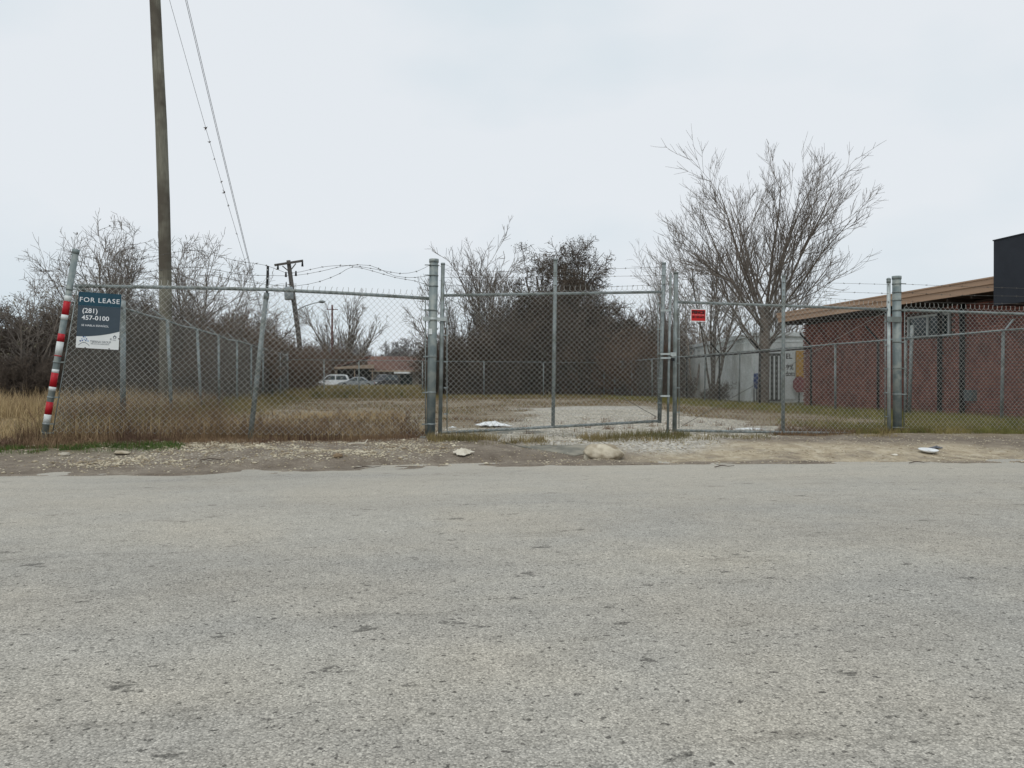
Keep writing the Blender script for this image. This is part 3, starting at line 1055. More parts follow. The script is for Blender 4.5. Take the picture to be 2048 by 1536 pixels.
def text(s, size, name, m, parent, x, y, z, wd=None, spacing=1.0, bold=0.0, align='LEFT'):
    """lettering on the XZ plane of the parent, facing -Y; size is its cap height, wd its width"""
    size = size / 0.70
    cu = bpy.data.curves.new(name, 'FONT')
    cu.body = s
    cu.size = size
    cu.space_character = spacing
    cu.extrude = 0.0006
    cu.offset = bold
    cu.resolution_u = 3
    cu.fill_mode = 'BOTH'
    ob = bpy.data.objects.new(name, cu)
    COL.objects.link(ob)
    dg = bpy.context.evaluated_depsgraph_get()
    me = bpy.data.meshes.new_from_object(ob.evaluated_get(dg))
    COL.objects.unlink(ob)
    bpy.data.objects.remove(ob)
    xs = [v.co.x for v in me.vertices]
    x0, x1 = min(xs), max(xs)
    k = (wd / (x1 - x0)) if wd else 1.0
    for v in me.vertices:
        v.co = ((v.co.x - x0) * k, -v.co.z, v.co.y)
    me.name = name
    return link(name, me, m, parent, (x, y, z))


# lease board
TL, TR, BL, BR = P(157, 583, FY - .06), P(241, 589, FY - .06), P(151.5, 695, FY - .06), P(238.5, 700, FY - .06)
SW = ((TR - TL).length + (BR - BL).length) / 2
SH = ((TL - BL).length + (TR - BR).length) / 2
dx = (BR - BL).normalized()
roll = math.atan2(-dx.z, dx.x)
ls = root('lease_sign', 'teal and white FOR LEASE board wired to the front fence', 'sign', tuple(BL), (0, roll, 0))


def poly_part(name, pts, m, parent, y0, y1):
    q = MB().prism([(x, y0, z) for x, z in pts], (0, y1 - y0, 0))
    return q.build(name, m, parent, local=True)


W_, H_ = SW, SH
top = [(0, H_ * .765), (W_, H_ * .765)] + [(W_ * (1 - k / 12), H_ * (1.0 - .012 * math.sin(k / 12 * math.pi))) for k in range(13)]
panel = poly_part('panel', [(0, 0), (W_, 0), (W_, H_ * .99), (0, H_ * .99)], M_SIGNW, ls, 0.0, 0.006)
poly_part('header_band', [(0, H_ * .76), (W_, H_ * .76), (W_, H_ * 1.0), (0, H_ * 1.0)], M_TEAL, panel, -0.002, -0.0003)
curve = [(W_ * k / 16, H_ * (.205 + .125 * (k / 16) ** 2.0)) for k in range(17)]
poly_part('middle_field', curve + [(W_, H_ * .7595), (0, H_ * .7595)], M_SLATE, panel, -0.002, -0.0003)
yl = -0.0032
text('FOR LEASE', H_ * .083, 'lettering', M_LETW, panel, W_ * .035, yl, H_ * .825, W_ * .93, 1.12, 0.0)
text('(281)', H_ * .082, 'lettering', M_LETW, panel, W_ * .11, yl, H_ * .632, W_ * .35, 1.0, 0.0009)
text('457-0100', H_ * .078, 'lettering', M_LETW, panel, W_ * .10, yl, H_ * .508, W_ * .64, 1.0, 0.0009)
text('SE HABLA ESPA\u00d1OL', H_ * .034, 'lettering', M_LETW, panel, W_ * .105, yl, H_ * .392, W_ * .64, 1.0)
text('TIJERINA GROUP', H_ * .040, 'lettering', M_LETG, panel, W_ * .325, -.0012, H_ * .105, W_ * .49)
text('REAL ESTATE CONSULTANTS', H_ * .018, 'lettering', M_LETG, panel, W_ * .345, -.0012, H_ * .075, W_ * .43)
# the fan of little roofs of the emblem
for k, (x, z, s_) in enumerate(((.08, .115, .035), (.115, .155, .03), (.15, .19, .03), (.19, .19, .03), (.225, .155, .03), (.26, .12, .035), (.13, .125, .03), (.17, .145, .035), (.21, .125, .03))):
    a_ = W_ * s_
    poly_part('emblem_block', [(W_ * x, H_ * z), (W_ * x + a_, H_ * z - .004), (W_ * x + a_, H_ * z + a_ * .8), (W_ * x, H_ * z + a_ * .9)], M_BLUE if k % 2 == 0 else M_BLUEL, panel, -.0015, -.0003)
poly_part('emblem_arc', [(W_ * (.055 + .26 * k / 8), H_ * (.05 + .055 * math.sin(math.pi * k / 8))) for k in range(9)] + [(W_ * (.055 + .26 * k / 8), H_ * (.04 + .055 * math.sin(math.pi * k / 8))) for k in range(8, -1, -1)], M_LETG, panel, -.0015, -.0003)
# house mark and small seal
poly_part('house_mark', [(W_ * .86, H_ * .20), (W_ * .93, H_ * .20), (W_ * .93, H_ * .225), (W_ * .945, H_ * .225), (W_ * .895, H_ * .26), (W_ * .845, H_ * .225), (W_ * .86, H_ * .225)], M_LETG, panel, -.0015, -.0003)
poly_part('house_mark_gap', [(W_ * .878, H_ * .207), (W_ * .912, H_ * .207), (W_ * .912, H_ * .230), (W_ * .878, H_ * .230)], M_SIGNW, panel, -.0022, -.0016)
text('R', H_ * .038, 'lettering', M_LETG, panel, W_ * .79, -.0012, H_ * .165, W_ * .045)
text('MLS', H_ * .02, 'lettering', M_LETG, panel, W_ * .855, -.0012, H_ * .162, W_ * .075)
for x, z in ((.22, .008), (.78, .012), (.99, .2)):
    q = MB().tube([(W_ * x, -.006, H_ * z), (W_ * x, .03, H_ * z)], .008, 6)
    q.build('tie', M_BLACK, ls, local=True)

# small red sign
c0 = P(1381, 643, FY - .055)
c1 = P(1412, 618, FY - .055)
fs = root('fence_company_sign', 'small red FENCE sign with white border on the right gate leaf', 'sign', (c0.x, FY - .055, c0.z), (0, math.radians(0.5), 0))
fw, fh = c1.x - c0.x, c1.z - c0.z
fp = poly_part('panel', [(0, 0), (fw, 0), (fw, fh), (0, fh)], M_SIGNW, fs, 0, .004)
M_SRED = mat('sign_red', lin(196, 44, 44), lin(180, 36, 38), 9, rough=0.45)
bd = .012
poly_part('red_field', [(bd, bd), (fw - bd, bd), (fw - bd, fh - bd), (bd, fh - bd)], M_SRED, fp, -.0015, -.0003)
text('FENCE', fh * .22, 'lettering', M_LETK, fp, fw * .09, -.0028, fh * .63, fw * .82, 1.0, .0035)
for k, (x, wd) in enumerate(((.10, .14), (.27, .17), (.48, .17), (.70, .18))):
    poly_part('small_print', [(fw * x, fh * .51), (fw * (x + wd), fh * .51), (fw * (x + wd), fh * .545), (fw * x, fh * .545)], mat('pale_pink_print', lin(226, 160, 158), lin(220, 150, 150), 5), fp, -.0028, -.0018)
text('281 405-6676', fh * .16, 'lettering', M_LETK, fp, fw * .09, -.0028, fh * .28, fw * .82, 1.0, .0015)

# ------------------------------------------------------------------ wooden utility pole on the left
up = root('utility_pole', 'tall weathered wooden utility pole behind the left fence', 'utility pole', (G(331, 822).x, G(331, 822).y, 0))
UY = G(331, 822).y
pp = [P(u, v, UY) for u, v in ((331, 826), (332, 640), (330, 500), (328, 400), (323, 250), (317, 130), (311, 0), (302, -190))]
q = MB().tube(pp, [.178, .170, .166, .163, .158, .153, .147, .135], 18)
q.build('shaft', M_WOOD, up)
arm_c = P(303, -170, UY)
MB().bar(arm_c + Vector((-1.2, -.18, 0)), arm_c + Vector((1.2, -.18, 0)), .09, .11).build('crossarm', M_WOOD, up)
for dxx in (-1.1, -.4, .45, 1.1):
    MB().tube([arm_c + Vector((dxx, -.18, .05)), arm_c + Vector((dxx, -.18, .2))], [.045, .03], 8).build('insulator', M_BLACK, up)

# the wires run from that pole to the leaning one beyond the lot
M_CABLE = mat('overhead_cable', lin(92, 98, 104), lin(108, 112, 118), 4, rough=0.6)


def wire(label, a, b, r, sag, tufts=()):
    n = 24
    pts = []
    for k in range(n + 1):
        t = k / n
        p = a + (b - a) * t
        p.z -= sag * 4 * t * (1 - t)
        pts.append(p)
    rr = [r * (1 + 1.0 * k / n) for k in range(n + 1)]
    t = root('overhead_wire', label, 'wire', tuple(a), group='overhead wires')
    MB().tube(pts, rr, 6).build('cable', M_CABLE, t)
    for tt, s_ in tufts:
        p = a + (b - a) * tt
        p.z -= sag * 4 * tt * (1 - tt)
        q = MB()
        for _ in range(7):
            d = Vector((random.gauss(0, 1), random.gauss(0, 1), random.gauss(0, 1))) * s_ * .5
            q.tube([p - d * .2, p + d], [s_ * .22, s_ * .05], 4)
        q.build('dead_vine_tuft', M_TWIG_DARK, t)


wa = arm_c + Vector((.0, -.18, .2))
FAR = P(524, 625, 62)
wire('thin overhead wire with dead vine tufts, nearest the wooden pole', P(292, -172, UY), P(521, 618, 62), .006, .35, ((.14, .05),) if False else ((.30, .16), (.33, .11), (.37, .08), (.43, .10), (.46, .13), (.50, .09), (.60, .08)))
wire('upper of the paired overhead wires right of the pole', P(334, -172, UY), FAR, .0075, .12)
wire('lower of the paired overhead wires right of the pole', P(331, -172, UY - .3), P(523, 627, 62), .0075, .14)

# ------------------------------------------------------------------ leaning pole with transformer
LPY = 60.0
lp = root('utility_pole', 'leaning far utility pole with crossarm and grey transformer', 'utility pole', tuple(P(606, 790, LPY)))
q = MB().tube([P(610, 792, LPY), P(596, 660, LPY), P(586, 590, LPY), P(577, 521, LPY)], [.19, .17, .16, .14], 12)
q.build('shaft', mat('dark_pole_wood', lin(80, 78, 75), lin(98, 94, 90), 4, rough=.9, stretch=(4, 4, .4)), lp)
MB().bar(P(549, 530.5, LPY - .25), P(606.5, 521.5, LPY - .25), .12, .15).build('crossarm', MATS['dark_pole_wood'], lp)
for a_, b_ in (((565, 532), (577, 542)), ((592, 527), (582, 540))):
    MB().bar(P(*a_, LPY - .25), P(*b_, LPY - .25), .05, .07).build('brace', MATS['dark_pole_wood'], lp)
for u, v in ((556, 533), (605, 527), (572, 548), (592, 546)):
    MB().tube([P(u, v - 4, LPY - .3), P(u, v + 6, LPY - .3)], [.05, .08], 8).build('insulator', M_BLACK, lp)
c0, c1 = P(578.5, 600, LPY - .5), P(577, 574, LPY - .5)
tr = MB().tube([c0, c0 + (c1 - c0) * .08, c0 + (c1 - c0) * .92, c1], [.25, .31, .31, .24], 14).build('transformer', mat('transformer_grey', lin(150, 158, 160), lin(135, 142, 146), 5, rough=.5), lp)
for dx_ in (-.15, .15):
    MB().tube([c1 + Vector((dx_, 0, 0)), c1 + Vector((dx_, 0, .35))], [.05, .03], 6).build('bushing', M_BLACK, tr)
MB().bar(P(580, 588, LPY - .3), P(587, 590, LPY - .1), .1, .3).build('bracket', M_BLACK, lp)
# lamp arm and head
MB().tube([P(592, 622, LPY - .2), P(610, 612, LPY - .3), P(630, 606, LPY - .3), P(643, 604, LPY - .3)], .035, 6).build('lamp_arm', M_GALV, lp)
MB().sphere(P(644, 603.5, LPY - .3), .18, 8, 6, (1.4, 1, .6)).build('lamp_head', M_GALV, lp)

rp = root('utility_pole', 'short dark red far pole beside the small bare tree', 'utility pole', tuple(P(664, 774, 142)))
MB().tube([P(664, 774, 142), P(664.5, 610, 142)], [.19, .15], 8).build('shaft', mat('dark_red_pole', lin(84, 58, 56), lin(98, 68, 64), 4, rough=.9), rp)
MB().bar(P(653, 619, 141.6), P(676, 619, 141.6), .10, .12).build('crossarm', MATS['dark_red_pole'], rp)

# ------------------------------------------------------------------ brick building on the right
XW = 13.6
bb = root('brick_building', 'low red brick building with brown fascia and dark parapet at right', 'building', (XW, 25.0, 0))
M_MORTAR = mat('mortar', lin(112, 96, 90, 0.8), lin(96, 82, 78, 0.8), 20, rough=.95)
M_BRICK = mat('red_brick', lin(140, 90, 81, 1.0), lin(160, 106, 93, 1.0), 7, rough=.9, c3=lin(124, 80, 72), c3scale=3.1, bump=.2)
M_FASCIA = mat('brown_fascia_paint', lin(168, 138, 114, 1.05), lin(178, 148, 124, 1.05), 3, rough=.6, stretch=(1, .3, 4))
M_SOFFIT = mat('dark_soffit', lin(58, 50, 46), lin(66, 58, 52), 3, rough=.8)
M_PARAPET = mat('dark_navy_cladding', lin(38, 42, 50), lin(44, 48, 56), 3, rough=.6)
YB0, YB1 = 12.6, 25.0
WZ = 2.70
wall = MB()
wall.box((XW + .05, YB0 + .05, -.1), (27, YB1 - .05, WZ))
wallo = wall.build('wall', M_MORTAR, bb)
BL_, BH_, BJ = .196, .058, .010
bmesh_ = MB()
e_ = .004
bmesh_.add([(0, 0, 0), (0, BL_, 0), (0, BL_, BH_), (0, 0, BH_), (-.052, e_, e_), (-.052, BL_ - e_, e_), (-.052, BL_ - e_, BH_ - e_), (-.052, e_, BH_ - e_)],
           [(4, 5, 6, 7), (0, 4, 7, 3), (1, 2, 6, 5), (3, 7, 6, 2), (0, 1, 5, 4)])
bm1 = bpy.data.meshes.new('brick')
bm1.from_pydata(bmesh_.v, [], bmesh_.f)
bm1.materials.append(M_BRICK)
bb_n = bmesh.new()
bb_n.from_mesh(bm1)
bmesh.ops.recalc_face_normals(bb_n, faces=bb_n.faces)
bb_n.to_mesh(bm1)
bb_n.free()
WIN = (18.02, 19.62, 1.93, 2.50)
cand, rest = [], []
course = 0
z = 0.0
off0 = origin_of(wallo)
while z + BH_ < WZ:
    y = YB0 + (0 if course % 2 == 0 else -(BL_ + BJ) / 2)
    while y < YB1 - .05:
        y0, y1 = max(y, YB0), min(y + BL_, YB1)
        if y1 - y0 > .05 and not (y1 > WIN[0] - .02 and y0 < WIN[1] + .02 and z + BH_ > WIN[2] - .02 and z < WIN[3] + .02):
            full = (y1 - y0) > BL_ - .001
            (cand if (full and y0 > 15.72) else rest).append((y0, y1, z))
        y += BL_ + BJ
    z += BH_ + BJ
    course += 1
cand.sort()
for y0, y1, z in cand[:300]:
    o = link('brick', bm1, None, wallo, (XW + .05 + random.uniform(-.003, .002) - off0.x, y0 - off0.y, z - off0.z))
rs = MB()
for y0, y1, z in cand[300:] + rest:
    dxb = random.uniform(-.003, .002)
    x0 = XW + .05 + dxb
    rs.add([(x0, y0, z), (x0, y1, z), (x0, y1, z + BH_), (x0, y0, z + BH_), (x0 - .052, y0 + e_, z + e_), (x0 - .052, y1 - e_, z + e_), (x0 - .052, y1 - e_, z + BH_ - e_), (x0 - .052, y0 + e_, z + BH_ - e_)],
           [(4, 7, 6, 5), (0, 3, 7, 4), (1, 5, 6, 2), (3, 2, 6, 7), (0, 4, 5, 1)])
# return wall at the far and near ends (joined, out of sight from the road)
o = rs.build('brickwork', M_BRICK, wallo)
o['kind'] = 'stuff'
# eaves
XF = 12.82
MB().box((XF, 15.57, 2.895), (XF + .035, 25.25, 3.02)).build('fascia_board', M_FASCIA, bb)
MB().box((XF + .03, 15.57, 2.745), (XF + .062, 25.22, 2.905)).build('fascia_board', M_FASCIA, bb)
MB().box((XF - .02, 15.57, 3.012), (XF + .02, 25.27, 3.045)).build('drip_edge', M_FASCIA, bb)
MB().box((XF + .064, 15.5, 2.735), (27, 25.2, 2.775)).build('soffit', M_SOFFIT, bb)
q = MB().prism([(XF + .01, 15.5, 3.03), (27, 15.5, 3.75), (27, 15.5, 2.78), (XF + .07, 15.5, 2.78)], (0, 9.74, 0))
q.build('roof', mat('roof_felt', lin(92, 80, 72), lin(104, 92, 84), 4, rough=.9), bb)
MB().box((XF - .06, 12.3, 2.42), (27, 15.56, 3.775)).build('parapet', M_PARAPET, bb)
MB().box((XF - .075, 12.28, 3.777), (27.02, 15.575, 3.80)).build('parapet_coping', M_PARAPET, bb)
for k in range(12):
    yy = 16.4 + k * .78
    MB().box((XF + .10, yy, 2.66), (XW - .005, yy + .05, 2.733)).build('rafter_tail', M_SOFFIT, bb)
# window
wn = MB()
wn.box((XW + .02, WIN[0], WIN[2]), (XW + .046, WIN[1], WIN[3]))
wino = wn.build('window', mat('dark_window_glass', lin(44, 52, 54), lin(52, 62, 62), 2, rough=.12, spec=.6), bb)
M_FRAME = mat('white_window_frame', lin(190, 194, 192), lin(172, 176, 174), 6, rough=.6)
fr_ = .05
for a_, b_ in (((WIN[0], WIN[2]), (WIN[1], WIN[2] + fr_)), ((WIN[0], WIN[3] - fr_), (WIN[1], WIN[3])), ((WIN[1] - fr_, WIN[2] + fr_), (WIN[1], WIN[3] - fr_)), ((WIN[0], WIN[2] + fr_), (WIN[0] + fr_, WIN[3] - fr_)),
               ((WIN[0] + .78, WIN[2] + fr_), (WIN[0] + .84, WIN[3] - fr_))):
    MB().box((XW - .022, a_[0], a_[1]), (XW + .019, b_[0], b_[1])).build('frame', M_FRAME, wino)
# black pipes down the wall
for u in (1879, 1924):
    p = PX(u, 780, XW - .07)
    pi = MB().tube([(XW - .07, p.y, 0), (XW - .07, p.y, 2.66)], .055 if u < 1900 else .06, 10).build('downpipe', M_BLACK, bb)
    for z_ in (.5, 1.5, 2.4):
        MB().box((XW - .10, p.y - .07, z_), (XW - .002, p.y + .07, z_ + .03)).build('pipe_strap', M_BLACK, pi)
p = PX(1938, 790, XW - .08)
MB().box((XW - .14, p.y - .16, p.z - .14), (XW - .003, p.y + .10, p.z + .12)).build('meter_box', mat('meter_grey', lin(96, 104, 104), lin(84, 92, 92), 6, rough=.5), bb)

# ------------------------------------------------------------------ white shed behind
A = Vector((14.78, 31.0, 0))
sd_dir = Vector((17.1 - 14.78, 45.3 - 31.0, 0)).normalized()
fd_dir = Vector((sd_dir.y, -sd_dir.x, 0))
SHL, SHW, SHH = 14.5, 7.0, 2.72
ws = root('metal_shed', 'long white metal shed with lettered front behind the right fence', 'building', tuple(A))
M_SHED = mat('white_shed_metal', lin(224, 227, 226, 1), lin(206, 211, 211, 1), 2, rough=.6, c3=lin(192, 195, 192), c3scale=1.0)
M_SHEDT = mat('white_trim', lin(226, 230, 230), lin(212, 218, 218), 2, rough=.5)
q = MB().prism([A + Vector((0, 0, -.05)), A + sd_dir * SHL + Vector((0, 0, -.05)), A + sd_dir * SHL + fd_dir * SHW + Vector((0, 0, -.05)), A + fd_dir * SHW + Vector((0, 0, -.05))], (0, 0, SHH - .05))
q.build('wall', M_SHED, ws)
for k in range(48):
    c = A + sd_dir * (.2 + k * .295) - fd_dir * .012
    MB().bar(c, c + Vector((0, 0, SHH - .12)), .05, .05, up=(sd_dir.x, sd_dir.y, 0)).build('wall_rib', M_SHED, ws)
for z_, zz, ov in ((SHH - .10, SHH + .06, .07), (SHH - .32, SHH - .27, .02)):
    q = MB().prism([A - sd_dir * ov - fd_dir * ov + Vector((0, 0, z_)), A + sd_dir * (SHL + ov) - fd_dir * ov + Vector((0, 0, z_)), A + sd_dir * (SHL + ov) + fd_dir * (SHW + ov) + Vector((0, 0, z_)), A - sd_dir * ov + fd_dir * (SHW + ov) + Vector((0, 0, z_))], (0, 0, zz - z_))
    q.build('roof' if zz > SHH else 'wall_trim', M_SHEDT, ws)


def front(s, z, d=.0):
    return A + fd_dir * s - sd_dir * d + Vector((0, 0, z))


def front_box(s0, s1, z0, z1, d0, d1):
    return MB().prism([front(s0, z0, d0), front(s1, z0, d0), front(s1, z1, d0), front(s0, z1, d0)], -sd_dir * (d1 - d0))


# dark door opening and white posters of the lettered front
M_DKP = mat('dark_panel', lin(64, 66, 66), lin(84, 86, 84), 3, rough=.7)
front_box(.35, 1.15, .05, 1.95, .003, .03).build('door', M_DKP, ws)
front_box(.02, .20, .1, 2.0, .003, .025).build('corner_trim', M_SHEDT, ws)
for k in range(4):
    front_box(.40 + .18 * k, .46 + .18 * k, .12, 1.85, .032, .045).build('door_slat', M_SHEDT, ws)
pn = front_box(1.20, 1.62, .12, 2.05, .003, .03).build('lettered_board', M_SHEDT, ws)
ang = math.atan2(fd_dir.y, fd_dir.x)


def shed_text(s, st, z, wd):
    cu = text(s, .20, 'lettering', M_LETK, None, 0, 0, 0, wd, 1.0, .006)
    cu.parent = pn
    p = front(st, z, .034)
    cu.location = p - origin_of(pn)
    cu.rotation_euler = (0, 0, ang)
    return cu


shed_text('EL', 1.26, 1.74, .24)
shed_text('9%', 1.26, 1.30, .30)
shed_text('dom', 1.24, 1.05, .36)

M_ORANGE = mat('orange_panel', lin(196, 152, 72), lin(180, 136, 60), 5, rough=.6)
ob_ = front_box(1.64, 1.94, .85, 2.05, .05, .09).solo('orange_board', M_ORANGE, front(1.79, .85, .05), 'narrow orange board on the white shed front beside the brick corner', 'board')
oc = front(1.74, .72, .16)
q = MB().prism([oc + fd_dir * (.27 * math.cos(math.pi / 8 + k * math.pi / 4)) + Vector((0, 0,   .34 * math.sin(math.pi / 8 + k * math.pi / 4))) for k in range(8)], -sd_dir * .02)
rsn = root('red_octagon_sign', 'faded red octagonal sign leaning below the orange board', 'sign', tuple(oc - Vector((0, 0, .72))))
q.build('plate', mat('faded_red_sign', lin(146, 82, 86), lin(124, 70, 74), 8, rough=.6), rsn)
MB().tube([oc - Vector((0, 0, .72)) + sd_dir * .02, oc + Vector((0, 0, .3)) + sd_dir * .02], .025, 6).build('stake', M_BLACK, rsn)
dp = front(.06, 0, .35)
dr_ = root('blue_barrel', 'blue barrel on dark stand at the shed corner behind the tree', 'barrel', tuple(dp))
q = MB().tube([dp + Vector((0, 0, .55)), dp + Vector((0, 0, .60)), dp + Vector((0, 0, .85)), dp + Vector((0, 0, 1.10)), dp + Vector((0, 0, 1.15))], [.15, .17, .185, .17, .15], 14)
q.build('body', mat('blue_plastic', lin(40, 60, 110), lin(48, 70, 122), 5, rough=.5), dr_)
for dx_ in (-.12, .12):
    for dy_ in (-.12, .12):
        MB().bar(dp + Vector((dx_, dy_, 0)), dp + Vector((dx_, dy_, .55)), .03, .03).build('leg', M_BLACK, dr_)

# ------------------------------------------------------------------ house, cars far behind
HY = 122.0
M_ROOF = mat('red_brown_shingles', lin(108, 82, 73, .85), lin(122, 93, 82, .85), 1.5, rough=.9, c3=lin(100, 76, 68, .85), c3scale=.4)
M_HWALL = mat('drab_house_wall', lin(110, 106, 98), lin(124, 118, 108), 1, rough=.9)
M_TAN = mat('tan_trim', lin(146, 128, 110, .9), lin(158, 140, 122, .9), 1, rough=.7)
h0 = P(745, 790, HY)
h1 = P(905, 790, HY)
hs = root('house', 'far low house with red brown roof and carport', 'house', (h0.x, HY, 0))
ez = P(800, 742, HY).z
rz_ = P(800, 713, HY).z
MB().box((h0.x, HY + .6, 0), (h1.x, HY + 9, ez)).build('wall', M_HWALL, hs)
hw = MB()
l0, l1 = P(738, 742, HY).x, P(912, 742, HY).x
r0, r1 = P(733, 713, HY + 4).x, P(880, 713, HY + 4).x
hw.add([(l0, HY - .2, ez), (l1, HY - .2, ez), (l1, HY + 9.4, ez), (l0, HY + 9.4, ez), (r0, HY + 4.5, rz_ + .15), (r1, HY + 4.5, rz_ + .15)], [(0, 1, 5, 4), (1, 2, 5), (2, 3, 4, 5), (3, 0, 4), (0, 3, 2, 1)])
hw.build('roof', M_ROOF, hs)
MB().box((l0, HY - .3, ez - .12), (l1, HY - .22, ez + .1)).build('fascia', M_TAN, hs)
cx0, cx1 = P(668, 735, HY - 6).x, P(748, 735, HY - 6).x
cz0, cz1 = P(668, 734, HY - 6).z, P(748, 728.5, HY - 6).z
q = MB().prism([(cx0, HY - 6, cz0 - .25), (cx1, HY - 6, cz1 - .55), (cx1, HY - 6, cz1), (cx0, HY - 6, cz0)], (0, 7, 0))
q.build('carport_roof', M_TAN, hs)
q = MB().prism([(cx0 - .1, HY - 5.9, cz0 + .1), (cx1 - .5, HY - 5.9, cz1 + 1.2), (cx1 - .5, HY - 5.9, cz1 + .95), (cx0 + .5, HY - 5.9, cz0 + .05)], (0, 6, 0))
q.build('carport_gable', M_ROOF, hs)
for x in (cx0 + .2, (cx0 + cx1) / 2, cx1 - .3):
    MB().box((x, HY - 5.8, 0), (x + .12, HY - 5.68, cz0 - .1)).build('carport_post', M_TAN, hs)
MB().box((cx0 + .2, HY + .2, 0), (cx1 - .2, HY + .4, cz0)).build('carport_shade_sheet', M_BLACK, hs)  # black sheet painting in the shade beneath the carport roof
for u0, u1, v0, v1 in ((765, 785, 748, 785), (800, 825, 747, 770), (838, 850, 750, 768)):
    a_, b_ = P(u0, v1, HY), P(u1, v0, HY)
    MB().box((a_.x, HY + .52, max(a_.z, .1)), (b_.x, HY + .595, b_.z)).build('window', MATS['dark_window_glass'], hs)
a_, b_ = P(788, 747, HY - 1), P(822, 744.5, HY - 1)
MB().box((a_.x, HY - 1, a_.z), (b_.x, HY + .5, b_.z + .05)).build('porch_awning', M_SHEDT, hs)

M_GLASS = MATS['dark_window_glass']
M_TYRE = mat('tyre', lin(30, 30, 30), lin(38, 38, 38), 6, rough=.9)


def car(label, loc, rotz, L, H, m, suv):
    t = root('parked_car', label, 'car', loc, (0, 0, rotz), 'cars parked by the far house')
    Wd = 1.78
    hb = H * (.58 if suv else .62)
    zb = .32
    prof = [(-L / 2, zb + .1), (-L / 2 + .05, hb - .12), (-L / 2 + .35, hb), (L / 2 - 1.3, hb + .02), (L / 2 - .25, hb - .18), (L / 2, hb - .35), (L / 2, zb + .08), (L / 2 - .2, zb), (-L / 2 + .2, zb)]
    q = MB().prism([(x, -Wd / 2, z) for x, z in prof], (0, Wd, 0))
    q.build('body', m, t, local=True)
    if suv:
        cab = [(-L / 2 + .15, hb), (-L / 2 + .45, H - .08), (-L / 2 + .8, H), (L / 2 - 2.2, H), (L / 2 - 1.9, H - .08), (L / 2 - 1.2, hb)]
    else:
        cab = [(-L / 2 + .75, hb), (-L / 2 + 1.35, H - .06), (-L / 2 + 1.7, H), (L / 2 - 2.15, H), (L / 2 - 1.95, H - .05), (L / 2 - 1.15, hb)]
    q = MB()
    n = len(cab)
    vs = [(x, -Wd / 2 + (.04 if z < hb + .05 else .18), z) for x, z in cab] + [(x, Wd / 2 - (.04 if z < hb + .05 else .18), z) for x, z in cab]
    fsx = [tuple(range(n)), tuple(reversed(range(n, 2 * n)))] + [(i, n + i, n + (i + 1) % n, (i + 1) % n) for i in range(n)]
    q.add(vs, fsx)
    cabin = q.build('cabin', m, t, local=True)
    for s in (-1, 1):
        x0, x1 = cab[0][0] + .18, cab[-1][0] - .15
        t0_, t1_ = cab[1][0] + .2, cab[-2][0] - .1
        mid = (x0 + x1) / 2
        for xa, xb, ta, tb in ((x0, mid - .05, t0_, mid - .05), (mid + .05, x1, mid + .05, t1_)):
            y0, y1 = s * (Wd / 2 - .055), s * (Wd / 2 - .165)
            MB().add([(xa, y0 + s * .03, hb + .04), (xb, y0 + s * .03, hb + .04), (tb, y1 + s * .02, H - .13), (ta, y1 + s * .02, H - .13)], [(0, 1, 2, 3)]).build('side_window', M_GLASS, cabin, local=True)
        for x in (-L / 2 + .85, L / 2 - .85):
            wh = MB().tube([(x, s * (Wd / 2 - .2), .32), (x, s * (Wd / 2 + .01), .32)], .32, 16).build('wheel', M_TYRE, t, local=True)
            MB().tube([(x, s * (Wd / 2 + .012), .32), (x, s * (Wd / 2 + .02), .32)], .2, 12).build('rim', M_GALV_B, wh, local=True)
        MB().box((L / 2 - .12, s * .6 - .15, hb - .42), (L / 2 + .01, s * .6 + .15, hb - .28)).build('headlight', M_SHEDT, t, local=True)
        MB().box((-L / 2 - .01, s * .68 - .12, hb - .35), (-L / 2 + .1, s * .68 + .12, hb - .15)).build('tail_light', M_RED, t, local=True)
    return t


M_CARW = mat('white_car_paint', lin(222, 226, 228), lin(214, 218, 222), 3, rough=.25, spec=.5)
M_CARS = mat('silver_car_paint', lin(150, 156, 160), lin(142, 148, 152), 3, rough=.25, metal=.3, spec=.5)
M_CARK = mat('dark_car_paint', lin(34, 36, 40), lin(40, 42, 46), 3, rough=.3, spec=.5)
pc = P(664, 780, 108)
car('white far car parked left of the silver one by the carport', (pc.x, 108, 0), math.radians(178), 4.7, 1.72, M_CARW, True)
pc = P(712, 780, 104)
car('silver far saloon car parked before the red roofed house', (pc.x, 104, 0), math.radians(182), 4.5, 1.42, M_CARS, False)
pc = P(768, 780, 110)
car('dark far car parked in front of the house wall', (pc.x, 110, 0), math.radians(230), 4.6, 1.75, M_CARK, True)

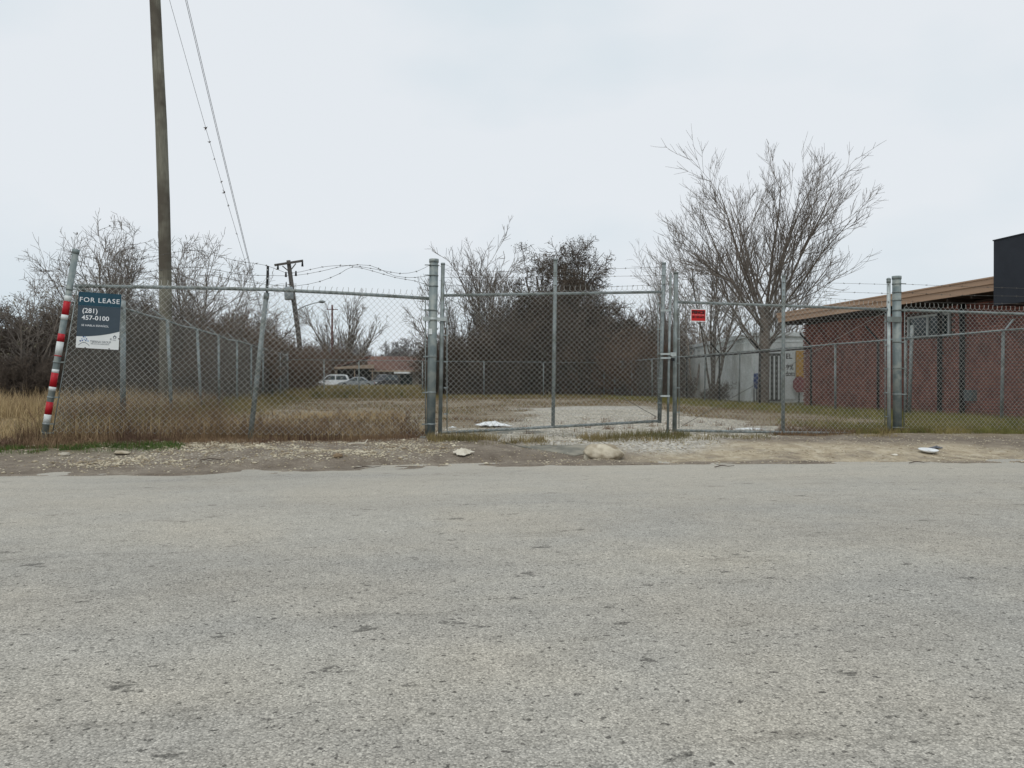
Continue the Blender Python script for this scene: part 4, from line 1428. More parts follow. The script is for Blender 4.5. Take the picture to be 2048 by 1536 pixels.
# ------------------------------------------------------------------ trees
def grow(rng, pos, dirs, lens, rads, trunk, levels, rmin=.006):
    """vectorised branching; returns [(P, R)] for each level"""
    def poly(pos, d, ln, r0, trop, jit, K, tip):
        N = len(pos)
        Pt = np.zeros((N, K, 3))
        Pt[:, 0] = pos
        st = (ln / (K - 1))[:, None]
        for k in range(1, K):
            d = d + np.array([0, 0, trop]) + rng.normal(0, jit, (N, 3))
            d /= np.linalg.norm(d, axis=1, keepdims=True) + 1e-9
            Pt[:, k] = Pt[:, k - 1] + d * st
        R = r0[:, None] * np.linspace(1, tip, K)[None, :]
        return Pt, np.maximum(R, rmin * np.linspace(1, .6, K)[None, :])
    out = []
    Pt, R = poly(pos, dirs, lens, rads, *trunk)
    out.append((Pt, R))
    ln = lens
    for (n, t0, t1, a0, a1, l0, l1, rr, trop, jit, K, tip) in levels:
        N, Kp, _ = Pt.shape
        par = np.repeat(np.arange(N), n)
        t = rng.uniform(t0, t1, len(par))
        f = t * (Kp - 1)
        i = np.minimum(f.astype(int), Kp - 2)
        u = (f - i)[:, None]
        p = Pt[par, i] * (1 - u) + Pt[par, i + 1] * u
        tan = Pt[par, i + 1] - Pt[par, i]
        tan /= np.linalg.norm(tan, axis=1, keepdims=True) + 1e-9
        rloc = R[par, i] * (1 - u[:, 0]) + R[par, i + 1] * u[:, 0]
        rnd = rng.normal(0, 1, tan.shape)
        perp = rnd - (rnd * tan).sum(1, keepdims=True) * tan
        perp /= np.linalg.norm(perp, axis=1, keepdims=True) + 1e-9
        a = np.radians(rng.uniform(a0, a1, len(par)))[:, None]
        d = tan * np.cos(a) + perp * np.sin(a)
        nl = ln[par] * rng.uniform(l0, l1, len(par)) * (1 - .35 * t)
        Pt, R = poly(p, d, nl, rloc * rr, trop, jit, K, tip)
        ln = nl
        out.append((Pt, R))
    return out


def tree(name, label, base, lv, trunk_m, twig_m, cut=2, group=None, sides=(8, 6, 4, 3, 3, 3), leaves=None, cat='tree'):
    t = root(name, label, cat, tuple(base), group=group)
    o0 = np.array(base)
    tv = join_np([np_tubes(Pt, R, sides[i]) for i, (Pt, R) in enumerate(lv[:cut])])
    link('trunk', np_mesh('trunk', tv[0] - o0, tv[1], True), trunk_m, t)
    cv = join_np([np_tubes(Pt, R, sides[i + cut]) for i, (Pt, R) in enumerate(lv[cut:])])
    cr_ = link('crown', np_mesh('crown', cv[0] - o0, cv[1], True), twig_m, t)
    if leaves:
        n, size, m, rng = leaves
        tips = lv[-1][0][:, -1]
        ii = rng.integers(0, len(tips), n)
        V, F = leaf_quads(rng, tips[ii] + rng.normal(0, size * 1.5, (n, 3)), size)
        link('leaves', np_mesh('leaves', V - o0, F), m, cr_)
    return t


def leaf_quads(rng, c, size):
    n = len(c)
    a = rng.normal(0, 1, (n, 3))
    a /= np.linalg.norm(a, axis=1, keepdims=True)
    b = np.cross(a, rng.normal(0, 1, (n, 3)))
    b /= np.linalg.norm(b, axis=1, keepdims=True) + 1e-9
    s = rng.uniform(.5, 1.2, (n, 1)) * size
    V = np.stack([c - a * s, c + b * s * .45, c + a * s, c - b * s * .45], axis=1)
    F = np.arange(n * 4).reshape(n, 4)
    return V.reshape(-1, 3), F


def up_dirs(rng, n, spread, az=None):
    az = rng.uniform(0, 2 * np.pi, n) if az is None else az
    s = np.radians(spread) if np.ndim(spread) else np.radians(rng.uniform(0, spread, n))
    return np.stack([np.cos(az) * np.sin(s), np.sin(az) * np.sin(s), np.cos(s)], axis=1)


# the big bare tree by the shed
rng = np.random.default_rng(4)
TB = np.array([float(PX(1526, 815, 13.25).x), 0, 0])
tb = P(1527, 815, 27.6)
base = np.array([tb.x, 27.6, -.1])
lv0 = grow(rng, np.array([base]), np.array([[.01, 0, 1.0]]), np.array([3.3]), np.array([.21]), (0.0, .03, 6, .8), [])
pt0 = lv0[0][0][0]
nL = 25
phi = np.linspace(-54, 54, nL) + rng.uniform(-5, 5, nL)
rng.shuffle(phi)
ph = np.radians(phi)
ldir = np.stack([np.sin(ph), rng.normal(0, .42, nL), np.cos(ph)], axis=1)
ldir /= np.linalg.norm(ldir, axis=1, keepdims=True)
st_t = np.clip(1.0 - np.abs(phi) / 60 * .45 + rng.uniform(-.12, .12, nL), .45, 1.0)
ii = np.clip((st_t * 5).astype(int), 0, 4)
stp = pt0[ii] + (pt0[ii + 1] - pt0[ii]) * ((st_t * 5) - ii)[:, None]
lens = 5.7 * (1 - .34 * np.abs(phi) / 60) * rng.uniform(.74, 1.06, nL)
lv1 = grow(rng, stp, ldir, lens, rng.uniform(.022, .058, nL), (.022, .050, 11, .22),
           [(8, .15, .95, 16, 44, .36, .62, .60, .05, .08, 7, .3), (6, .2, .98, 15, 42, .35, .75, .65, .10, .07, 5, .4), (4, .25, 1.0, 15, 45, .35, .75, .8, .10, .07, 4, .6)], rmin=.0062)
tree('bare_tree', 'large bare spreading tree with many upright twigs by the white shed', base, lv0 + lv1, M_BARK, M_TWIG_GREY, cut=2, sides=(12, 8, 6, 4, 3))
# a thinner bare tree left of it and more stems behind
for k, (u, Y, h, sd_, lab) in enumerate(((1425, 34, 8.4, 21, 'thinner bare tree left of the large one, before the white shed'),
                                         (1385, 40, 8.6, 22, 'slender bare tree rising behind the red sign'),
                                         (1330, 44, 8.4, 23, 'bare tree behind the meeting gate leaves'),
                                         (1590, 36, 6.6, 24, 'small bare tree behind the white shed roof edge'))):
    rng = np.random.default_rng(sd_)
    b = P(u, 800, Y)
    base = np.array([b.x, Y, -.1])
    n = 4
    lv = grow(rng, np.repeat(base[None], n, 0), up_dirs(rng, n, 26), rng.uniform(h * .6, h * .85, n), rng.uniform(.05, .08, n), (.03, .06, 9, .25),
              [(10, .25, .97, 15, 42, .35, .6, .6, .04, .08, 6, .35), (6, .2, .98, 18, 45, .35, .7, .65, .06, .09, 4, .5), (3, .25, 1, 20, 45, .4, .7, .8, .06, .1, 3, .6)], rmin=.008)
    tree('bare_tree', lab, base, lv, M_BARK, M_TWIG_GREY, cut=1, sides=(7, 5, 3, 3))

# tangled dark tree in the middle
rng = np.random.default_rng(31)
b = P(1105, 790, 47)
base = np.array([b.x, 47, -.1])
n = 10
lv = grow(rng, np.repeat(base[None], n, 0), up_dirs(rng, n, 30), rng.uniform(5.8, 7.9, n), rng.uniform(.09, .14, n), (.03, .10, 9, .35),
          [(15, .3, .98, 25, 62, .34, .5, .55, .02, .16, 6, .4), (10, .2, .98, 25, 70, .35, .65, .6, -.01, .24, 4, .5), (9, .2, 1, 30, 80, .35, .65, .75, -.03, .3, 3, .7)], rmin=.012)
tree('tangled_tree', 'dense dark tangled tree, tallest of the thicket behind the left gate leaf', base, lv, M_BARK, M_TWIG_DARK, cut=1, sides=(7, 5, 3, 3),
     leaves=(22000, .05, mat('dark_dry_leaves', lin(70, 62, 50, .8), lin(92, 82, 64, .8), 2, rough=.9), rng))
# bare tree left of it
for k, (u, Y, h, sd_, n, lab) in enumerate(((958, 46, 9.6, 41, 5, 'tall bare tree right of the thick gate post'),
                                            (905, 48, 7.6, 42, 4, 'smaller bare tree right behind the thick gate post'),
                                            (1000, 50, 8.0, 43, 4, 'bare tree half hidden by the dark tangled one'))):
    rng = np.random.default_rng(sd_)
    b = P(u, 790, Y)
    base = np.array([b.x, Y, -.1])
    lv = grow(rng, np.repeat(base[None], n, 0), up_dirs(rng, n, 24), rng.uniform(h * .55, h * .8, n), rng.uniform(.07, .11, n), (.03, .05, 10, .22),
              [(10, .3, .97, 15, 42, .35, .6, .6, .05, .07, 6, .35), (6, .2, .98, 18, 45, .35, .65, .65, .06, .09, 4, .5), (4, .25, 1, 20, 45, .4, .7, .8, .06, .1, 3, .6)], rmin=.011)
    tree('bare_tree', lab, base, lv, M_BARK, M_TWIG_GREY, cut=1, sides=(7, 5, 3, 3))

# bare trees on the left behind the fence
for k, (u, Y, h, sd_, n, lab, mt) in enumerate(((205, 30, 7.1, 51, 6, 'bare brushy tree left of the wooden pole', M_TWIG_GREY),
                                                (262, 33, 6.9, 52, 5, 'bare tree directly left of the wooden pole', M_TWIG_GREY),
                                                (150, 34, 6.7, 55, 5, 'bare tree rising behind the striped post', M_TWIG_GREY),
                                                (395, 31, 6.5, 53, 6, 'bare tree directly right of the wooden pole', M_TWIG_GREY),
                                                (320, 36, 6.7, 56, 5, 'bare tree standing behind the wooden pole', M_TWIG_GREY),
                                                (35, 27, 4.6, 54, 6, 'pale shrubby tree with seed heads at the left edge', M_TWIG_GREY),
                                                (505, 46, 6.4, 57, 5, 'bare tree left of the leaning transformer pole', M_TWIG_GREY))):
    rng = np.random.default_rng(sd_)
    b = P(u, 790, Y)
    base = np.array([b.x, Y, -.1])
    lv = grow(rng, np.repeat(base[None], n, 0), up_dirs(rng, n, 30), rng.uniform(h * .55, h * .82, n), rng.uniform(.04, .075, n), (.02, .09, 9, .3),
              [(12, .25, .97, 18, 50, .32, .58, .6, .02, .12, 6, .4), (7, .2, .98, 20, 55, .35, .65, .65, .02, .15, 4, .5), (4, .25, 1, 25, 60, .4, .7, .8, .02, .15, 3, .6)], rmin=.0075)
    tree('bare_tree', lab, base, lv, M_BARK, mt, cut=1, sides=(7, 5, 3, 3),
         leaves=(500, .05, mat('grey_seed_heads', lin(120, 116, 100), lin(140, 134, 112), 3, rough=.9), rng) if u == 35 else ((30, .07, MATS.get('dark_dry_leaves'), rng) if u == 262 else None))
# small vase-shaped tree far behind
rng = np.random.default_rng(61)
b = P(692, 774, 146)
base = np.array([b.x, 146, -.1])
lv = grow(rng, np.repeat(base[None], 6, 0), up_dirs(rng, 6, np.array([8, 18, 26, 30, 34, 14.]), np.array([0, 1.2, 2.4, 3.3, 5.9, 4.6])), rng.uniform(10.5, 14.0, 6), rng.uniform(.20, .28, 6), (.03, .05, 9, .25),
          [(10, .35, .97, 12, 34, .32, .5, .6, .06, .06, 6, .4), (6, .2, .98, 15, 40, .35, .6, .7, .06, .08, 4, .5), (3, .3, 1, 15, 40, .4, .6, .8, .05, .1, 3, .6)], rmin=.028)
tree('bare_tree', 'small vase-shaped bare tree above the far house', base, lv, M_BARK, M_TWIG_GREY, cut=1, sides=(7, 5, 3, 3))


# ------------------------------------------------------------------ thickets: masses of brush that read as one
def shrub_mesh(seed, jit, r):
    """a leafless shrub about one unit tall"""
    g_ = np.random.default_rng(seed)
    n = 6
    pos = np.stack([g_.normal(0, .07, n), g_.normal(0, .07, n), np.full(n, -.02)], axis=1)
    lv = grow(g_, pos, up_dirs(g_, n, 38), g_.uniform(.55, .95, n), np.full(n, .011), (.03, jit * .5, 6, .35),
              [(9, .05, .97, 22, 60, .32, .52, .6, .03, jit, 4, .5), (8, .1, .98, 22, 65, .35, .65, .7, .02, jit * 1.2, 3, .6), (6, .15, 1, 25, 65, .4, .7, .85, .0, jit, 2, .8)], rmin=r)
    V, F = join_np([np_tubes(Pt, R, 3) for Pt, R in lv])
    return np_mesh('shrub', V, F, True)


SHRUBS = []


def shrub_protos(r):
    """prototypes that only the thickets draw; not linked into the scene"""
    out = []
    for k in range(4):
        out.append(bpy.data.objects.new('shrub', shrub_mesh(300 + k + int(r * 1e5), .17, r)))
    return out


def thicket(name, label, seed, spots, m, n_per, protos, low=.6):
    g_ = np.random.default_rng(seed)
    pos, scl, rot, var = [], [], [], []
    for (x, y, w_, d_, h_) in spots:
        for _ in range(n_per):
            px, py = x + g_.uniform(-.5, .5) * w_, y + g_.uniform(-.5, .5) * d_
            hh = h_ * g_.uniform(low, 1.0)
            wd = hh * g_.uniform(.75, 1.15)
            pos.append((px, py, 0.0))
            scl.append((wd, wd, hh))
            rot.append((g_.normal(0, .06), g_.normal(0, .06), g_.uniform(0, 6.28)))
            var.append(int(g_.integers(0, len(protos))))
    me = bpy.data.meshes.new(name)
    me.from_pydata(pos, [], [])
    a = me.attributes.new('scl', 'FLOAT_VECTOR', 'POINT')
    a.data.foreach_set('vector', np.array(scl, np.float32).ravel())
    a = me.attributes.new('rot', 'FLOAT_VECTOR', 'POINT')
    a.data.foreach_set('vector', np.array(rot, np.float32).ravel())
    a = me.attributes.new('var', 'INT', 'POINT')
    a.data.foreach_set('value', np.array(var, np.int32))
    o = link(name, me, m)
    ng = bpy.data.node_groups.new('thicket_growth', 'GeometryNodeTree')
    ng.interface.new_socket('Geometry', in_out='INPUT', socket_type='NodeSocketGeometry')
    ng.interface.new_socket('Geometry', in_out='OUTPUT', socket_type='NodeSocketGeometry')
    N, Lk = ng.nodes, ng.links
    gi, go = N.new('NodeGroupInput'), N.new('NodeGroupOutput')

    def attr(nm, ty):
        z = N.new('GeometryNodeInputNamedAttribute')
        z.data_type = ty
        z.inputs['Name'].default_value = nm
        return [q for q in z.outputs if q.enabled][0]
    a_s, a_r, a_v = attr('scl', 'FLOAT_VECTOR'), attr('rot', 'FLOAT_VECTOR'), attr('var', 'INT')
    jn = N.new('GeometryNodeJoinGeometry')
    for k, pr in enumerate(protos):
        oi = N.new('GeometryNodeObjectInfo')
        oi.inputs['Object'].default_value = pr
        oi.inputs['As Instance'].default_value = True
        cp = N.new('FunctionNodeCompare')
        cp.data_type = 'INT'
        cp.operation = 'EQUAL'
        ins = [q for q in cp.inputs if q.enabled and q.type == 'INT']
        Lk.new(a_v, ins[0])
        ins[1].default_value = k
        ip = N.new('GeometryNodeInstanceOnPoints')
        Lk.new(gi.outputs[0], ip.inputs['Points'])
        Lk.new(cp.outputs[0], ip.inputs['Selection'])
        Lk.new(oi.outputs['Geometry'], ip.inputs['Instance'])
        e2r = N.new('FunctionNodeEulerToRotation')
        Lk.new(a_r, e2r.inputs[0])
        Lk.new(e2r.outputs[0], ip.inputs['Rotation'])
        Lk.new(a_s, ip.inputs['Scale'])
        Lk.new(ip.outputs[0], jn.inputs[0])
    st = N.new('GeometryNodeSetMaterial')
    st.inputs['Material'].default_value = m
    Lk.new(jn.outputs[0], st.inputs['Geometry'])
    Lk.new(st.outputs[0], go.inputs[0])
    md = o.modifiers.new('growth', 'NODES')
    md.node_group = ng
    tag(o, label, 'brush', kind='stuff')
    return o


PR_A = shrub_protos(.0020)
PR_B = shrub_protos(.0028)


def spot(u0, u1, Y, d, vtop):
    a, b = P(u0, 790, Y), P(u1, 790, Y)
    return ((a.x + b.x) / 2, Y + d / 2, b.x - a.x, d, P((u0 + u1) / 2, vtop, Y).z)


thicket('brush_thicket', 'dark leafless thicket behind the rear fence and left gate leaf', 71,
        [spot(872, 960, 44, 5, 640), spot(950, 1040, 44, 5, 600), spot(1020, 1130, 44, 5, 555), spot(1110, 1220, 44, 5, 545), spot(1200, 1290, 44, 5, 565), spot(1270, 1370, 44, 5, 585)], M_TWIG_DARK, 13, PR_A)
thicket('brush_thicket', 'red brown thicket spilling over the right fence behind the gate latch', 72,
        [spot(1180, 1260, 43.0, 2, 640), spot(1240, 1330, 40.5, 3, 600), spot(1300, 1350, 38.5, 2, 640), spot(1335, 1400, 44, 3, 600), spot(1385, 1460, 46.5, 3, 625), spot(1440, 1500, 47.5, 3, 640)], M_TWIG_RED, 8, PR_A)
thicket('brush_thicket', 'dark brown thicket at the left edge beyond the straw grass', 73,
        [spot(-60, 60, 27, 4, 560), spot(40, 150, 28, 4, 552), spot(120, 240, 29, 5, 560), spot(-160, -30, 28, 5, 560), spot(-60, 60, 26, 2, 660), spot(40, 130, 26.5, 2, 655), spot(110, 230, 27, 2, 660)], M_TWIG_DARK, 13, PR_A)
thicket('brush_thicket', 'brown thicket along the outside of the left side fence', 74,
        [spot(200, 310, 31, 4, 560), spot(300, 420, 34, 4, 570), spot(390, 480, 38, 5, 575), spot(460, 540, 44, 6, 590), spot(500, 565, 48, 6, 612), spot(540, 600, 54, 6, 650), spot(565, 612, 60, 6, 668), spot(330, 420, 30, 3, 640), spot(400, 500, 34, 3, 640), spot(480, 570, 43, 3, 660), spot(590, 660, 134, 8, 660), spot(640, 720, 134, 8, 668), spot(690, 745, 134, 6, 690)],
        M_TWIG_RED, 11, PR_A)
thicket('brush_thicket', 'low dark bush in front of the white shed wall', 75, [spot(1405, 1445, 33.5, 1.5, 770), spot(1350, 1400, 36, 2, 735), spot(1430, 1452, 33, 1, 752)], M_TWIG_DARK, 5, PR_B)
thicket('tree_line', 'grey far-off leafless tree line behind the house', 76,
        [spot(560 + 48 * k, 630 + 48 * k, 150 + (k * 37 % 30), 8, 645 + (k * 53 % 34)) for k in range(16)], mat('hazy_grey_twigs', lin(112, 108, 106), lin(132, 128, 126), .3, rough=.9), 5, PR_B)
thicket('tree_line', 'far leafless tree line beyond the brick building and left field', 77,
        [spot(1340 + 60 * k, 1420 + 60 * k, 120 + (k * 37 % 30), 8, 645 + (k * 53 % 34)) for k in range(6)] + [spot(-300 + 70 * k, -200 + 70 * k, 70 + (k * 31 % 20), 8, 600 + (k * 53 % 34)) for k in range(9)], MATS['hazy_grey_twigs'], 5, PR_B)


# ------------------------------------------------------------------ grass and weeds
def blades(name, label, seed, x, y, h, m, width=.006, lean=.35, cat='grass'):
    rng = np.random.default_rng(seed)
    n = len(x)
    z = gz(x, y) - .01
    base = np.stack([x, y, z], axis=1)
    az = rng.uniform(0, 2 * np.pi, n)
    ln = np.abs(rng.normal(0, lean, n))
    d = np.stack([np.cos(az) * ln, np.sin(az) * ln, np.ones(n)], axis=1)
    d /= np.linalg.norm(d, axis=1, keepdims=True)
    mid = base + d * (h * .55)[:, None]
    d2 = d + np.stack([np.cos(az) * ln * .9, np.sin(az) * ln * .9, -.25 * ln], axis=1)
    d2 /= np.linalg.norm(d2, axis=1, keepdims=True)
    tip = mid + d2 * (h * .45)[:, None]
    fa = rng.uniform(0, 2 * np.pi, n)
    sdv = np.stack([np.cos(fa), np.sin(fa), np.zeros(n)], axis=1)
    wv = (width * rng.uniform(.6, 1.4, n))[:, None]
    V = np.stack([base - sdv * wv * .5, base + sdv * wv * .5, mid - sdv * wv * .4, mid + sdv * wv * .4, tip - sdv * wv * .12, tip + sdv * wv * .12], axis=1)
    F = np.array([[0, 1, 3, 2], [2, 3, 5, 4]])[None] + (np.arange(n) * 6)[:, None, None]
    o = link(name, np_mesh(name, V.reshape(-1, 3), F.reshape(-1, 4)), m)
    return tag(o, label, cat, kind='stuff')


def patchy(rng, x, y, sc, thr):
    f = wob(x * sc + 3.1, y * sc - 1.7) + .6 * wob(y * sc * 2.3, x * sc * 1.9)
    return f > thr


M_STRAW = mat('straw_grass', lin(176, 154, 116, .95), lin(200, 178, 138, .95), 2.5, rough=.9, c3=lin(148, 126, 96, .95), c3scale=.8)
M_BROWN = mat('brown_weeds', lin(118, 96, 76, .95), lin(148, 124, 96, .95), 6.0, rough=.9, c3=lin(104, 82, 68, .95), c3scale=1.1)
M_GREEN = mat('green_grass', lin(100, 102, 56, .95), lin(130, 126, 74, .95), 3.0, rough=.9, c3=lin(142, 130, 84, .95), c3scale=1.6)
M_OLIVE = mat('olive_dry_grass', lin(132, 118, 82, .9), lin(156, 140, 98, .9), 2.2, rough=.9, c3=lin(106, 104, 68, .9), c3scale=.9)

rng = np.random.default_rng(81)
# brown weeds along the left front panel
n = 28000
x = rng.uniform(-4.9, .75, n)
y = 12.0 + np.abs(rng.normal(0, .9, n)) + rng.uniform(-.2, .3, n) + .28 * wob(x * .9, 3.0 + x * .2)
kp = (y < 15.5) & (rng.uniform(0, 1, n) < .55 + .6 * wob(x * 1.6, y * 1.4))
x, y = x[kp], y[kp]
h = rng.uniform(.05, .33, len(x)) * (.75 + .35 * np.clip(wob(x * .8, y * .8), -1, 1)) * np.where(x < -2.2, 1.2, .72) * np.clip(1.15 - .1 * np.abs(y - 13), .4, 1.2) * np.clip((y - 11.7) / .55, .25, 1)
blades('dry_weeds', 'brown dry weeds along the foot of the left front panel', 82, x, y, h, M_BROWN, .006, .45, 'weeds')
x = rng.uniform(-4.9, .75, 3500)
y = 12.05 + np.abs(rng.normal(0, 1.0, 3500))
blades('dry_weeds', 'paler straw blades among the brown weeds of the left front panel', 821, x, y, rng.uniform(.10, .40, 3500) * np.where(x < -2.0, 1.15, .6), M_STRAW, .005, .4, 'weeds')
n = 7000
x = rng.uniform(-5.2, 1.0, n)
y = 12.05 - np.abs(rng.normal(0, .22, n))
kp = patchy(rng, x, y, 1.1, -.5)
blades('dry_weeds', 'low brown weeds creeping on to the verge before the left panel', 822, x[kp], y[kp], rng.uniform(.02, .10, kp.sum()), M_BROWN, .006, .7, 'weeds')
x = rng.uniform(-3.8, .6, 9000)
y = rng.uniform(14.5, 21, 9000)
kp = patchy(rng, x, y * .5, .6, -.3)
blades('straw_grass', 'straw coloured grass patch inside the lot behind the left panel', 823, x[kp], y[kp], rng.uniform(.06, .2, kp.sum()), M_STRAW, .007, .5)
# weed stalks: thin branching stems
n = 420
x = rng.uniform(-4.8, .6, n)
y = rng.uniform(12.15, 14.5, n)
pos = np.stack([x, y, gz(x, y) - .02], axis=1)
lv = grow(rng, pos, up_dirs(rng, n, 22), rng.uniform(.25, .65, n) * np.where(x < -2.3, 1.0, .6), np.full(n, .0032), (.0, .1, 5, .6), [(5, .3, .95, 20, 50, .3, .5, .8, .02, .12, 3, .7), (3, .3, .95, 20, 60, .4, .6, .9, .0, .15, 3, .8)], rmin=.0022)
V, F = join_np([np_tubes(a_, b_, 3) for a_, b_ in lv])
tag(link('weed_stalks', np_mesh('weed_stalks', V, F, True), M_BROWN), 'thin branching dead weed stalks standing in the left front weeds', 'weeds', kind='stuff')
# weeds against the left side fence
n = 16000
x = LX + rng.normal(.35, .7, n)
y = rng.uniform(12.6, 42, n) ** 1.0
h = rng.uniform(.10, .48, n) * np.clip(1.2 - np.abs(x - LX) * .6, .3, 1.2)
blades('dry_weeds', 'tall dry weeds along the left side fence', 83, x, y, h, M_OLIVE, .008, .4, 'weeds')
# straw field at the left edge
n = 26000
y = rng.uniform(12.6, 28, n)
x = LX - .5 - rng.uniform(0, 1, n) * (1.5 + (y - 12) * .62)
h = np.where(y > 19, rng.uniform(.35, .85, n), rng.uniform(.05, .22, n)) * (.8 + .25 * np.clip(wob(x * .5, y * .5), -1, 1))
blades('straw_grass', 'tall straw coloured grass at the left edge before the thicket', 84, x, y, h, M_STRAW, .009, .4)
# short dry grass over the lot
n = 70000
y = 12.3 + 30 * rng.uniform(0, 1, n) ** 1.25
x = rng.uniform(LX, XR, n)
dpoly = in_poly(DRIVE, x, y) + wob(x * .7, y * .9) * .35
kp = (dpoly < -.15) & patchy(rng, x, y * .6, .55, -.1) & ~((y < 13.2) & (x > 1.2) & (x < 7.6))
x, y = x[kp], y[kp]
h = rng.uniform(.02, .11, len(x)) * (1 + .012 * (y - 12))
half = rng.uniform(0, 1, len(x)) < .5
blades('short_dry_grass', 'short brown dead grass covering most of the lot', 85, x[half], y[half], h[half], M_BROWN, .010, .6)
blades('short_dry_grass', 'short olive tan grass scattered over the lot', 86, x[~half], y[~half], h[~half], M_OLIVE, .010, .6)
# taller weeds at the rear fence
n = 14000
x = rng.uniform(LX - .5, XR, n)
y = RYY + rng.normal(0, .9, n)
h = rng.uniform(.22, .62, n) * np.where(x > 2.6, .35, 1.0)
blades('rear_weeds', 'olive brown weeds along the rear fence', 87, x, y, h, M_OLIVE, .02, .35, 'weeds')
n = 9000
x = rng.uniform(-14, 12, n)
y = rng.uniform(44, 75, n)
h = rng.uniform(.08, .26, n)
blades('field_weeds', 'dull weeds of the open ground between rear fence and house', 88, x, y, h, M_OLIVE, .04, .35, 'weeds')
n = 9000
x = rng.uniform(-22, 14, n)
y = rng.uniform(84, 99, n)
blades('field_weeds', 'weeds of the far field before the parked cars', 881, x, y, rng.uniform(.25, .62, n), M_OLIVE, .06, .35, 'weeds')
# green strip beside the right fence
n = 42000
y = 12.2 + 28 * rng.uniform(0, 1, n) ** 1.3
x = XR + rng.normal(-.3, .75, n)
kp = x < XW - .05
x, y = x[kp], y[kp]
h = rng.uniform(.05, .20, len(x))
blades('green_grass', 'green grass strip along the right side fence', 89, x, y, h, M_GREEN, .009, .45)
n = 22000
x = rng.uniform(7.4, 13.4, n)
y = 11.9 + np.abs(rng.normal(0, 1.2, n))
h = rng.uniform(.04, .16, n) * np.clip((y - 11.6) / .5, .3, 1)
blades('verge_grass', 'olive green grass at the foot of the right front panel', 90, x, y, h, M_GREEN, .007, .5)
n = 9000
x = rng.uniform(5.2, 8.8, n)
y = 12.0 + np.abs(rng.normal(0, 1.0, n))
h = rng.uniform(.03, .12, n)
kp = in_poly(DRIVE, x, y) < 0
blades('verge_grass', 'brown grass under the right gate leaf', 91, x[kp], y[kp], h[kp], M_BROWN, .007, .5)
# tufts under the left leaf and round the stone
n = 7000
x = rng.uniform(.7, 4.9, n)
y = 11.78 + rng.normal(0, .17, n)
kp = patchy(rng, x, y, 1.4, -.2)
x, y = x[kp], y[kp]
h = rng.uniform(.03, .15, len(x))
blades('tuft_grass', 'olive tufts of grass in front of the left gate leaf', 92, x, y, h, M_OLIVE, .006, .5)
n = 2600
x = rng.uniform(4.2, 8.0, n)
y = 11.75 + rng.normal(0, .13, n)
kp = patchy(rng, x, y, 1.7, .35)
blades('tuft_grass', 'small dry tufts in front of the right gate leaf', 93, x[kp], y[kp], rng.uniform(.03, .09, kp.sum()), M_OLIVE, .006, .5)
# green grass by the striped post
n = 9000
x = rng.uniform(-5.6, -2.4, n)
e = np.interp(x, EDGE_X, EDGE_Y)
y = e + 1.72 + .12 * (x + 4) + rng.normal(0, .14, n)
kp = patchy(rng, x, y, 1.0, -.5)
blades('green_grass', 'bright green low grass in front of the striped post', 94, x[kp], y[kp], rng.uniform(.02, .07, kp.sum()), mat('fresh_green_grass', lin(72, 96, 44, .9), lin(96, 116, 58, .9), 4, rough=.9), .006, .5)
n = 3200
x = rng.uniform(-6.2, -3.0, n)
y = 12.0 + rng.normal(0, .28, n)
blades('verge_grass', 'brown dry grass round the foot of the striped post', 95, x, y, rng.uniform(.04, .18, n), M_BROWN, .006, .6)
# seedlings dotted over the gravel drive
rng = np.random.default_rng(96)
cx_, cy_ = [], []
for k in range(46):
    px, py = rng.uniform(1.5, 7.0), rng.uniform(12.0, 18)
    m_ = rng.integers(20, 60)
    cx_.append(px + rng.normal(0, .05, m_))
    cy_.append(py + rng.normal(0, .05, m_))
x, y = np.concatenate(cx_), np.concatenate(cy_)
blades('gravel_weeds', 'little weeds dotted over the pale gravel drive', 97, x, y, rng.uniform(.03, .12, len(x)), M_BROWN, .006, .6, 'weeds')


# ------------------------------------------------------------------ loose stones
def stones(name, label, seed, x, y, s, m):
    rng = np.random.default_rng(seed)
    n = len(x)
    oct_ = np.array([[1, 0, 0], [0, 1, 0], [-1, 0, 0], [0, -1, 0], [0, 0, 1], [0, 0, -1], [.62, .62, .45], [-.62, .62, .45], [-.62, -.62, .45], [.62, -.62, .45]], float)
    Fo = np.array([[0, 6, 4], [6, 1, 4], [1, 7, 4], [7, 2, 4], [2, 8, 4], [8, 3, 4], [3, 9, 4], [9, 0, 4], [0, 1, 6], [1, 2, 7], [2, 3, 8], [3, 0, 9], [1, 0, 5], [2, 1, 5], [3, 2, 5], [0, 3, 5]])
    jit = oct_[None] * (1 + rng.normal(0, .18, (n, 10, 1)))
    jit[..., 0] *= rng.uniform(.8, 1.5, (n, 1))
    jit[..., 2] *= rng.uniform(.35, .75, (n, 1))
    a = rng.uniform(0, 2 * np.pi, n)
    ca, sa_ = np.cos(a)[:, None], np.sin(a)[:, None]
    X = jit[..., 0] * ca - jit[..., 1] * sa_
    Y = jit[..., 0] * sa_ + jit[..., 1] * ca
    V = np.stack([X, Y, jit[..., 2]], axis=2) * s[:, None, None]
    V += np.stack([x, y, gz(x, y) + s * .12], axis=1)[:, None, :]
    F = Fo[None] + (np.arange(n) * 10)[:, None, None]
    o = link(name, np_mesh(name, V.reshape(-1, 3), F.reshape(-1, 3)), m)
    return tag(o, label, 'gravel', kind='stuff')


